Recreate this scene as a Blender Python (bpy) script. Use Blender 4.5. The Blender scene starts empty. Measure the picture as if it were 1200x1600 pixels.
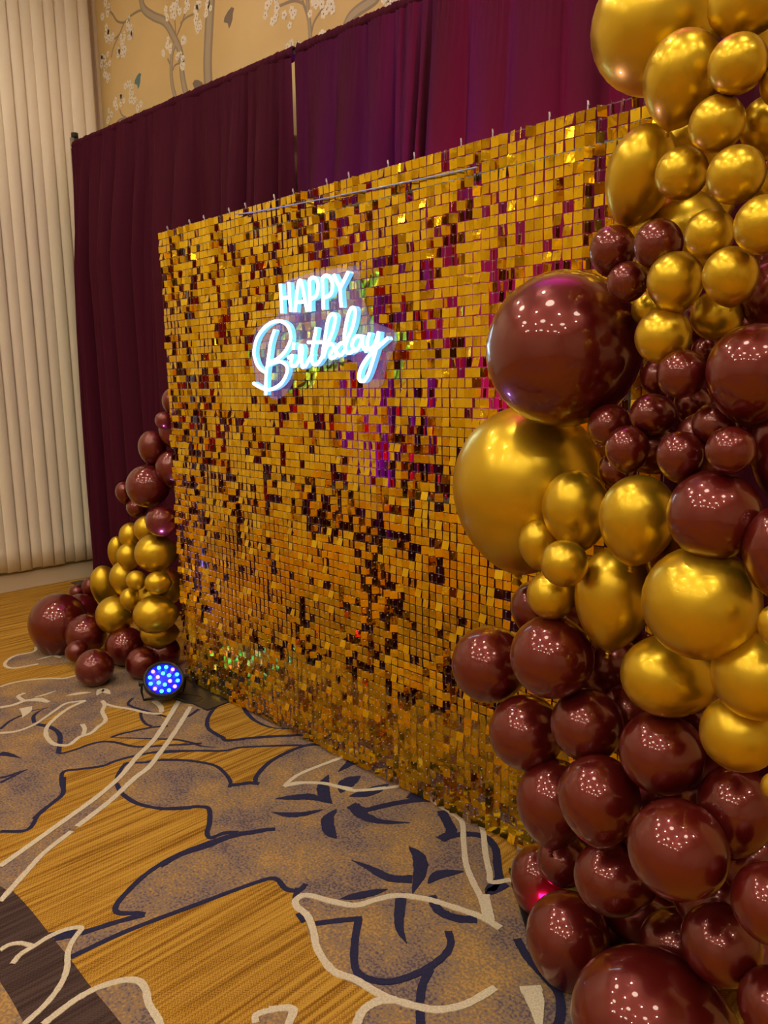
import bpy, bmesh, math, random
import numpy as np
from mathutils import Vector, Matrix, noise
from mathutils.geometry import tessellate_polygon
PI = math.pi
SC = bpy.context.scene
COL = SC.collection
R = random.Random(7)

# ------------------------------------------------------------------ camera
cam_d = bpy.data.cameras.new('camera')
cam = bpy.data.objects.new('camera', cam_d); COL.objects.link(cam)
yaw, pitch, roll = 0.8023, -0.16816, -0.01543
fw = Vector((-math.sin(yaw)*math.cos(pitch), math.cos(yaw)*math.cos(pitch), math.sin(pitch)))
rt = Vector((math.cos(yaw), math.sin(yaw), 0)); up = rt.cross(fw)
r2 = rt*math.cos(roll)+up*math.sin(roll); u2 = up*math.cos(roll)-rt*math.sin(roll)
m = Matrix((r2, u2, -fw)).transposed().to_4x4(); m.translation = (3.3037, -1.8332, 1.4445)
cam.matrix_world = m
cam_d.sensor_fit = 'HORIZONTAL'; cam_d.sensor_width = 36; cam_d.lens = 1223.73*36/1200
cam_d.clip_start = 0.05
SC.camera = cam

# ------------------------------------------------------------------ world, exposure
w = bpy.data.worlds.new('world'); SC.world = w; w.use_nodes = True
w.node_tree.nodes['Background'].inputs[0].default_value = (0.9, 0.75, 0.55, 1)
w.node_tree.nodes['Background'].inputs[1].default_value = 0.02
SC.view_settings.view_transform = 'Standard'; SC.view_settings.look = 'None'
SC.view_settings.gamma = 1; SC.view_settings.use_curve_mapping = False
SC.view_settings.exposure = 0.0
SC.cycles.max_bounces = 8; SC.cycles.glossy_bounces = 5; SC.cycles.diffuse_bounces = 4
SC.cycles.transparent_max_bounces = 12
SC.cycles.caustics_reflective = False; SC.cycles.caustics_refractive = False
SC.cycles.sample_clamp_indirect = 6.0
DRUM_STRENGTH = 14.0
LAMP_STRENGTH = 230.0          # the ceiling downlights (built with the ceiling)
CEIL = 4.8

def light(name, kind, loc, direction, energy, color, **kw):
    d = bpy.data.lights.new(name, kind); d.energy = energy; d.color = color
    for k, v in kw.items(): setattr(d, k, v)
    o = bpy.data.objects.new(name, d); COL.objects.link(o); o.location = loc
    o.rotation_euler = Vector(direction).to_track_quat('-Z', 'Y').to_euler()
    return o
# coloured stage lamps standing on the floor
LED_DIR = Vector((0.80, -0.28, 0.98)).normalized(); LED_POS = Vector((0.15, -0.20, 0.105))
light('led_beam', 'SPOT', LED_POS+LED_DIR*0.05, Vector((.35, .05, 1)), 75, (0.42, 0.26, 1.0), spot_size=1.55, spot_blend=0.6, shadow_soft_size=0.05)
light('drape_uplight', 'SPOT', (0.75, 0.16, 0.12), (0.05, 0.22, 1), 1500, (0.42, 0.02, 1.0), spot_size=.66, spot_blend=1.0, shadow_soft_size=0.06)
light('drape_uplight', 'SPOT', (1.60, 0.18, 0.12), (-0.05, 0.22, 1), 1500, (1.0, 0.03, 0.42), spot_size=.66, spot_blend=1.0, shadow_soft_size=0.06)
light('corner_lamp_beam', 'SPOT', (2.30, -0.29, 0.06), (-1, .75, .6), 1.6, (1.0, 0.02, 0.30), spot_size=2.0, spot_blend=1.0, shadow_soft_size=0.03)

# ------------------------------------------------------------------ materials
def inp(n, *names):
    for k in names:
        if k in n.inputs: return n.inputs[k]
def mat(name, col, rough=0.5, metal=0.0, coat=0.0, coat_rough=0.03, emit=None, es=0, alpha=1.0, trans=0.0, sheen=0.0, spec=None):
    m = bpy.data.materials.new(name); m.use_nodes = True
    b = m.node_tree.nodes['Principled BSDF']
    b.inputs['Base Color'].default_value = (*col, 1); b.inputs['Roughness'].default_value = rough
    b.inputs['Metallic'].default_value = metal; b.inputs['Coat Weight'].default_value = coat
    b.inputs['Coat Roughness'].default_value = coat_rough
    b.inputs['Alpha'].default_value = alpha; b.inputs['Transmission Weight'].default_value = trans
    b.inputs['Sheen Weight'].default_value = sheen
    if spec is not None: b.inputs['Specular IOR Level'].default_value = spec
    if emit: b.inputs['Emission Color'].default_value = (*emit, 1); b.inputs['Emission Strength'].default_value = es
    return m
def nodes(m): return m.node_tree.nodes, m.node_tree.links, m.node_tree.nodes['Principled BSDF']
def add(nt, t, **kw):
    n = nt.new(t)
    for k, v in kw.items():
        if k.startswith('i_'): n.inputs[k[2:].replace('_', ' ')].default_value = v
        else: setattr(n, k, v)
    return n
def ramp(nt, stops):
    r = nt.new('ShaderNodeValToRGB'); e = r.color_ramp.elements
    while len(e) < len(stops): e.new(0.5)
    for q, (p, c) in zip(e, stops): q.position = p; q.color = (*c, 1)
    return r
def bump(m, height_socket, strength, dist):
    nt, lk, b = nodes(m); n = nt.new('ShaderNodeBump'); n.inputs['Strength'].default_value = strength; n.inputs['Distance'].default_value = dist
    lk.new(height_socket, n.inputs['Height']); lk.new(n.outputs[0], b.inputs['Normal'])

M = {}
M['gold_balloon'] = mat('gold chrome latex', (0.66, 0.45, 0.024), 0.32, 0.86, 0.18, 0.06)
M['burgundy_balloon'] = mat('burgundy pearl latex', (0.145, 0.009, 0.008), 0.30, 0.5, 1.0, 0.03)
for k in ('burgundy_balloon',):
    nt, lk, b = nodes(M[k]); tc = add(nt, 'ShaderNodeTexCoord')
    n = add(nt, 'ShaderNodeTexNoise', i_Scale=2.5, i_Detail=3.0); lk.new(tc.outputs['Object'], n.inputs['Vector'])
    mr = add(nt, 'ShaderNodeMapRange', i_To_Min=b.inputs['Roughness'].default_value-.06, i_To_Max=b.inputs['Roughness'].default_value+.06)
    lk.new(n.outputs[0], mr.inputs[0]); lk.new(mr.outputs[0], b.inputs['Roughness'])
M['sequin'] = mat('gold mirror film', (0.95, 0.62, 0.02), 0.12, 1.0)
nt, lk, b = nodes(M['sequin']); g = add(nt, 'ShaderNodeNewGeometry')
rp = ramp(nt, [(0, (0.80, 0.50, 0.012)), (0.5, (0.92, 0.61, 0.016)), (1, (1.0, 0.72, 0.03))]); lk.new(g.outputs['Random Per Island'], rp.inputs[0]); lk.new(rp.outputs[0], b.inputs['Base Color'])
tc = add(nt, 'ShaderNodeTexCoord'); n = add(nt, 'ShaderNodeTexNoise', i_Scale=60.0, i_Detail=1.0); lk.new(tc.outputs['Object'], n.inputs['Vector']); bump(M['sequin'], n.outputs[0], 0.10, 0.004)
M['clear'] = mat('clear plastic', (0.6, 0.59, 0.66), 0.12, alpha=0.15)
M['pin'] = mat('clear plastic pin', (0.62, 0.60, 0.72), 0.15, spec=0.9)
M['drape'] = mat('burgundy polyester', (0.056, 0.0035, 0.017), 0.75, spec=0.12)
nt, lk, b = nodes(M['drape']); tc = add(nt, 'ShaderNodeTexCoord'); n = add(nt, 'ShaderNodeTexNoise', i_Scale=320.0, i_Detail=2.0); lk.new(tc.outputs['Object'], n.inputs['Vector']); bump(M['drape'], n.outputs[0], 0.15, 0.001)
M['blind'] = mat('cream fabric vane', (0.84, 0.79, 0.65), 0.7)
M['wall_cream'] = mat('cream wall', (0.66, 0.57, 0.41), 0.75)
M['ceiling'] = mat('warm ceiling', (0.75, 0.66, 0.50), 0.85)
M['paper'] = mat('gold wallpaper', (0.55, 0.36, 0.13), 0.6)
nt, lk, b = nodes(M['paper']); tc = add(nt, 'ShaderNodeTexCoord'); n = add(nt, 'ShaderNodeTexNoise', i_Scale=1.2, i_Detail=5.0); lk.new(tc.outputs['Object'], n.inputs['Vector'])
rp = ramp(nt, [(0.3, (0.62, 0.44, 0.18)), (0.7, (0.74, 0.56, 0.27))]); lk.new(n.outputs[0], rp.inputs[0]); lk.new(rp.outputs[0], b.inputs['Base Color'])
M['bark'] = mat('printed bark', (0.30, 0.24, 0.17), 0.7); M['bark_light'] = mat('printed pale bark', (0.42, 0.34, 0.24), 0.7)
M['petal'] = mat('printed white petal', (0.92, 0.86, 0.74), 0.7); M['petal_core'] = mat('printed brown blossom centre', (0.20, 0.10, 0.06), 0.7)
M['print_blue'] = mat('printed teal', (0.10, 0.22, 0.25), 0.7); M['print_grey'] = mat('printed grey brown', (0.20, 0.15, 0.12), 0.7)
M['black'] = mat('black plastic', (0.012, 0.012, 0.014), 0.35); M['steel'] = mat('dark steel plate', (0.10, 0.10, 0.11), 0.38, 0.8)
M['alu'] = mat('brushed aluminium', (0.62, 0.60, 0.55), 0.35, 0.9)
M['acrylic'] = mat('glow tinted acrylic', (0.45, 0.42, 0.95), 0.08, alpha=0.27)  # violet tint stands in for the haze of the neon glow
M['tube_front'] = mat('white glowing tube', (0.9, 0.95, 1), 0.4, emit=(0.72, 0.92, 1.0), es=3.6)
M['tube_side'] = mat('cyan glowing tube side', (0.3, 0.7, 1), 0.4, emit=(0.16, 0.58, 1.0), es=0.85)
M['led_blue'] = mat('cyan led', (0.1, 0.5, 1), 0.2, emit=(0.05, 0.85, 1.0), es=3.6); M['led_red'] = mat('red led', (1, 0.2, 0.3), 0.2, emit=(1.0, 0.22, 0.30), es=3.4)
M['led_deep'] = mat('deep blue lamp face', (0.02, 0.02, 0.3), 0.25, emit=(0.0, 0.01, 1.0), es=0.9)
M['lamp'] = mat('warm downlight', (1, 0.9, 0.8), 0.4, emit=(1.0, 0.87, 0.67), es=LAMP_STRENGTH)
M['drum'] = mat('warm fill diffuser', (1, .9, .8), .5, emit=(1.0, 0.87, 0.67), es=DRUM_STRENGTH)  # emitter of the added ceiling drums
M['white'] = mat('white trim', (0.8, 0.76, 0.7), 0.5)
M['cord'] = mat('plastic cord tinted as lit', (0.35, 0.45, 0.95), 0.15, spec=0.8)  # bluish light on the cord is put into this base colour

def carpet(name, kind):
    m = mat(name, (0.3, 0.2, 0.05), 0.95, spec=0.1); nt, lk, b = nodes(m)
    tc = add(nt, 'ShaderNodeTexCoord'); mp = add(nt, 'ShaderNodeMapping'); lk.new(tc.outputs['Object'], mp.inputs[0])
    fine = add(nt, 'ShaderNodeTexNoise', i_Scale=230.0, i_Detail=3.0, i_Roughness=0.7); lk.new(tc.outputs['Object'], fine.inputs['Vector'])
    if kind in ('gold', 'dark'):
        sx = add(nt, 'ShaderNodeSeparateXYZ'); lk.new(tc.outputs['Object'], sx.inputs[0])
        def mth(op, a, bb=None):
            n = add(nt, 'ShaderNodeMath', operation=op)
            for i, v in enumerate((a, bb)):
                if v is None: continue
                if isinstance(v, (int, float)): n.inputs[i].default_value = v
                else: lk.new(v, n.inputs[i])
            return n.outputs[0]
        # stripes run along Y; a herringbone of small slanted stitches fills them
        mp.inputs['Scale'].default_value = (75, 1.8, 1)
        st = add(nt, 'ShaderNodeTexNoise', i_Scale=1.0, i_Detail=4.0, i_Roughness=0.6); lk.new(mp.outputs[0], st.inputs['Vector'])
        tri = mth('PINGPONG', sx.outputs[0], 0.008)
        ph = mth('ADD', mth('MULTIPLY', sx.outputs[1], 1.0), tri)
        zz = mth('SINE', mth('MULTIPLY', ph, 2*PI/0.008))
        ln = mth('SINE', mth('MULTIPLY', sx.outputs[0], 2*PI/0.016))
        v = mth('ADD', mth('MULTIPLY', st.outputs[0], 1.5), mth('MULTIPLY', zz, 0.11))
        v = mth('ADD', v, mth('MULTIPLY', ln, 0.04))
        v = mth('ADD', v, mth('MULTIPLY', fine.outputs[0], 0.35))
        v = mth('SUBTRACT', v, 0.42)
        if kind == 'gold': stops = [(0.30, (0.22, 0.10, 0.012)), (0.48, (0.42, 0.215, 0.027)), (0.70, (0.58, 0.34, 0.055))]
        else: stops = [(0.3, (0.045, 0.026, 0.024)), (0.7, (0.095, 0.062, 0.055))]
        rp = ramp(nt, stops); lk.new(v, rp.inputs[0]); lk.new(rp.outputs[0], b.inputs['Base Color'])
    elif kind == 'mottled':
        big = add(nt, 'ShaderNodeTexNoise', i_Scale=5.0, i_Detail=5.0, i_Roughness=0.6); lk.new(tc.outputs['Object'], big.inputs['Vector'])
        sp = add(nt, 'ShaderNodeTexNoise', i_Scale=130.0, i_Detail=2.0); lk.new(tc.outputs['Object'], sp.inputs['Vector'])
        mx = add(nt, 'ShaderNodeMath', operation='MULTIPLY_ADD'); lk.new(sp.outputs[0], mx.inputs[0]); mx.inputs[1].default_value = 1.1
        ad = add(nt, 'ShaderNodeMath', operation='SUBTRACT'); lk.new(big.outputs[0], ad.inputs[0]); ad.inputs[1].default_value = 0.55; lk.new(ad.outputs[0], mx.inputs[2])
        rp = ramp(nt, [(0.28, (0.12, 0.09, 0.11)), (0.44, (0.26, 0.19, 0.155)), (0.56, (0.31, 0.20, 0.10)), (0.74, (0.50, 0.30, 0.10))])
        lk.new(mx.outputs[0], rp.inputs[0]); lk.new(rp.outputs[0], b.inputs['Base Color'])
    else:
        c = (0.032, 0.031, 0.080) if kind == 'navy' else (0.72, 0.64, 0.48)
        rp = ramp(nt, [(0.3, tuple(x*0.7 for x in c)), (0.7, tuple(x*1.15 for x in c))]); lk.new(fine.outputs[0], rp.inputs[0]); lk.new(rp.outputs[0], b.inputs['Base Color'])
    bump(m, fine.outputs[0], 0.35, 0.004)
    return m
for k in ('gold', 'dark', 'mottled', 'navy', 'cream'): M['carpet_'+k] = carpet(k+' carpet pile', k)

# ------------------------------------------------------------------ helpers
def link(name, me, parent=None, m=None):
    o = bpy.data.objects.new(name, me); COL.objects.link(o)
    if m is not None and me is not None:
        for q in (m if isinstance(m, (list, tuple)) else [m]): me.materials.append(q)
    if parent: o.parent = parent
    return o
def obj(name, bm, m, parent=None, smooth=False):
    bmesh.ops.recalc_face_normals(bm, faces=bm.faces)
    me = bpy.data.meshes.new(name); bm.to_mesh(me); bm.free()
    if smooth:
        for p in me.polygons: p.use_smooth = True
    return link(name, me, parent, m)
def empty(name, loc=(0, 0, 0)):
    o = bpy.data.objects.new(name, None); COL.objects.link(o); o.location = loc; o.empty_display_size = .1; return o
def tag(o, label, cat, group=None):
    o['label'] = label; o['category'] = cat
    if group: o['group'] = group
    return o
def struct(o): o['kind'] = 'structure'; return o
def stuff(o): o['kind'] = 'stuff'; return o
def box(bm, a, b, bev=0):
    r = bmesh.ops.create_cube(bm, size=1); vs = r['verts']
    for v in vs: v.co = Vector(((a[i]+b[i])/2 + v.co[i]*(b[i]-a[i]) for i in range(3)))
    if bev:
        es = list({e for v in vs for e in v.link_edges}); bmesh.ops.bevel(bm, geom=es, offset=bev, segments=2, affect='EDGES')
def bx(name, a, b, m, parent=None, bev=0):
    bm = bmesh.new(); box(bm, a, b, bev); return obj(name, bm, m, parent)
def tube(bm, pts, rad, n=8, closed=False):
    """round tube along points; rad a number or list"""
    pts = [Vector(p) for p in pts]; rings = []; prev = None
    for i, p in enumerate(pts):
        t = (pts[min(i+1, len(pts)-1)]-pts[max(i-1, 0)]).normalized()
        a = Vector((0, 0, 1)) if abs(t.z) < .9 else Vector((1, 0, 0))
        if prev is not None: a = prev
        s = (a-t*a.dot(t)).normalized(); q = t.cross(s); prev = s
        r = rad[i] if isinstance(rad, (list, tuple)) else rad
        rings.append([bm.verts.new(p+s*r*math.cos(k*2*PI/n)+q*r*math.sin(k*2*PI/n)) for k in range(n)])
    for a, b in zip(rings, rings[1:]):
        for k in range(n): bm.faces.new((a[k], a[(k+1) % n], b[(k+1) % n], b[k]))
    bm.faces.new(rings[0][::-1]); bm.faces.new(rings[-1])
def lathe(bm, prof, n=24, cap=True):
    rings = []
    for r, z in prof:
        if r < 1e-5: rings.append([bm.verts.new((0, 0, z))])
        else: rings.append([bm.verts.new((r*math.cos(k*2*PI/n), r*math.sin(k*2*PI/n), z)) for k in range(n)])
    for a, b in zip(rings, rings[1:]):
        for k in range(n):
            k2 = (k+1) % n
            if len(a) == 1 and len(b) == 1: break
            if len(a) == 1: bm.faces.new((a[0], b[k2], b[k]))
            elif len(b) == 1: bm.faces.new((a[k], a[k2], b[0]))
            else: bm.faces.new((a[k], a[k2], b[k2], b[k]))
    if cap:
        if len(rings[0]) > 1: bm.faces.new(rings[0][::-1])
        if len(rings[-1]) > 1: bm.faces.new(rings[-1])
def catmull(P, n=6, closed=False):
    P = [Vector(p) for p in P]
    if len(P) < 3: return P
    out = []; L = len(P)
    for i in range(L if closed else L-1):
        p0 = P[i-1] if (i or closed) else P[0]*2-P[1]
        p1 = P[i]; p2 = P[(i+1) % L]
        p3 = P[(i+2) % L] if (closed or i+2 < L) else P[-1]*2-P[-2]
        for k in range(n):
            t = k/n
            out.append(0.5*((2*p1)+(p2-p0)*t+(2*p0-5*p1+4*p2-p3)*t*t+(3*p1-p0-3*p2+p3)*t**3))
    if not closed: out.append(P[-1])
    return out
def slab(bm, poly, lift, thick=0.001):
    """flat polygon (2-D points) as a thin closed slab; lift maps (u, v, h) to 3-D"""
    n = len(poly); A = [bm.verts.new(lift(p[0], p[1], thick)) for p in poly]; B = [bm.verts.new(lift(p[0], p[1], 0)) for p in poly]
    for t in tessellate_polygon([[Vector((p[0], p[1], 0)) for p in poly]]):
        try: bm.faces.new([A[i] for i in t])
        except ValueError: pass
    for i in range(n):
        j = (i+1) % n; bm.faces.new((A[i], A[j], B[j], B[i]))
def ribbon(bm, pts, width, lift, thick=0.001, taper=0, jag=0.0):
    """thin strip of a given width along 2-D points. taper 1 start, 2 end, 3 both"""
    pts = catmull([(p[0], p[1], 0) for p in pts], 7); n = len(pts); L = []; Rr = []
    for i, p in enumerate(pts):
        t = (pts[min(i+1, n-1)]-pts[max(i-1, 0)]); t = t.normalized() if t.length > 1e-9 else Vector((1, 0, 0))
        s = Vector((-t.y, t.x, 0)); u = i/(n-1); k = 1.0
        if taper & 2: k *= max(0.04, 1-u**2.2)
        if taper & 1: k *= max(0.04, 1-(1-u)**2.2)
        if taper == 3: k = max(0.04, math.sin(PI*min(1, max(0, u)))**0.8)
        h = width/2*k*(1+jag*R.uniform(-1, 1))
        L.append(p+s*h); Rr.append(p-s*h)
    va = [(bm.verts.new(lift(a.x, a.y, thick)), bm.verts.new(lift(b.x, b.y, thick)), bm.verts.new(lift(a.x, a.y, 0)), bm.verts.new(lift(b.x, b.y, 0))) for a, b in zip(L, Rr)]
    for a, b in zip(va, va[1:]):
        bm.faces.new((a[0], a[1], b[1], b[0])); bm.faces.new((a[2], a[0], b[0], b[2])); bm.faces.new((a[1], a[3], b[3], b[1]))
# ------------------------------------------------------------------ measured data (metres, world)
MOTTLED = [[(0.503,-2.135),(-0.233,-2.046),(-0.549,-1.747),(-0.395,-1.527),(-0.71,-1.257),(-0.579,-1.036),(-0.692,-0.817),(-0.598,-0.672),(-0.581,-0.589),(-0.54,-0.48),(-0.469,-0.365),(-0.465,-0.217),(-0.382,-0.012),(-0.137,0.221),(0.332,0.249),(0.752,0.15),(1.093,0.141),(1.538,0.179),(2.119,0.113),(2.483,-0.172),(2.694,-0.569),(2.58,-1.01),(2.317,-1.342),(1.88,-1.561),(1.56,-1.796),(1.114,-1.936)],[(-0.914,-0.529),(-0.992,-0.47),(-1.004,-0.371),(-1.076,-0.324),(-0.959,-0.213),(-0.708,-0.255),(-0.661,-0.302),(-0.756,-0.43),(-0.806,-0.528)]]
GOLD_PATCH = [[(0.014,-0.418),(0.184,-0.338),(0.241,-0.364),(0.304,-0.381),(0.36,-0.377),(0.338,-0.446),(0.325,-0.545),(0.434,-0.452),(0.539,-0.365),(0.615,-0.351),(0.5,-0.487),(0.459,-0.521),(0.378,-0.55),(0.337,-0.585),(0.33,-0.636),(0.338,-0.705),(0.324,-0.747),(0.255,-0.719),(0.266,-0.688),(0.23,-0.633),(0.235,-0.587),(0.184,-0.53),(0.142,-0.482),(0.049,-0.457),(-0.011,-0.418)],[(0.163,-0.226),(0.162,-0.152),(0.32,-0.288),(0.262,-0.287)],[(-0.116,-0.543),(-0.118,-0.483),(-0.057,-0.582),(0.003,-0.682),(-0.02,-0.694)],[(0.473,-0.796),(0.496,-0.747),(0.533,-0.675),(0.535,-0.625),(0.544,-0.558),(0.598,-0.469),(0.675,-0.371),(0.767,-0.282),(0.789,-0.222),(0.868,-0.123),(0.951,-0.035),(0.957,-0.142),(0.996,-0.247),(1.053,-0.338),(1.015,-0.388),(0.945,-0.378),(0.847,-0.371),(0.745,-0.413),(0.646,-0.495),(0.575,-0.6),(0.639,-0.662),(0.707,-0.707),(0.743,-0.795),(0.805,-0.923),(0.912,-1.173),(0.955,-1.293),(0.639,-1.202),(0.73,-1.113),(0.776,-1.042),(0.699,-0.972),(0.637,-0.874),(0.478,-0.805)],[(0.792,-0.723),(0.849,-0.727),(0.928,-0.703),(1.002,-0.647),(1.082,-0.558),(1.156,-0.596),(1.242,-0.641),(1.287,-0.577),(1.268,-0.66),(1.256,-0.767),(1.271,-0.869),(1.31,-0.955),(1.355,-1.015),(1.382,-1.015),(1.422,-0.979),(1.414,-1.031),(1.387,-1.12),(1.352,-1.186),(1.202,-1.185),(1.071,-1.191),(1.011,-1.133),(0.947,-1.052)],[(1.454,-1.183),(1.466,-1.032),(1.501,-0.86),(1.542,-0.673),(1.568,-0.623),(1.628,-0.629),(1.655,-0.603),(1.697,-0.652),(1.774,-0.675),(1.871,-0.725),(1.977,-0.744),(2.121,-0.714),(2.106,-0.756),(2.126,-0.806),(2.24,-0.922),(1.969,-1.193),(1.809,-1.121),(1.719,-1.105),(1.649,-1.098),(1.604,-1.134),(1.595,-1.187)],[(0.351,0.029),(0.35,-0.022),(0.394,-0.101),(0.508,-0.196),(0.613,-0.222),(0.675,-0.223),(0.711,-0.208),(0.739,-0.142),(0.799,-0.073),(0.859,0.005),(0.871,0.037),(0.812,0.033),(0.748,-0.019),(0.63,-0.034),(0.532,-0.016),(0.431,0.031),(0.362,0.065)],[(1.774,0.079),(1.979,0.072),(1.984,0.008),(2.01,-0.067),(2.056,-0.134),(2.032,-0.158),(1.977,-0.077),(1.899,-0.031),(1.838,0.009)]]
DARK_BLOCK = [[(0.213,-1.27),(0.729,-1.228),(1.019,-1.209),(1.071,-1.191),(1.202,-1.185),(1.352,-1.186),(1.461,-1.185),(1.599,-1.188),(1.745,-1.186),(2.08,-1.202),(2.02,-1.37),(1.586,-1.344),(1.412,-1.339),(1.021,-1.346),(0.655,-1.372)]]
MOTTLED_UPPER = [[(1.968,-0.963),(1.948,-0.957),(1.957,-0.928),(1.984,-0.896),(2.006,-0.905),(2.061,-0.969),(2.026,-1.003)],[(1.601,-1.181),(1.62,-1.125),(1.663,-1.105),(1.728,-1.11),(1.807,-1.123),(1.995,-1.167),(1.969,-1.193),(1.745,-1.186)]]
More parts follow.
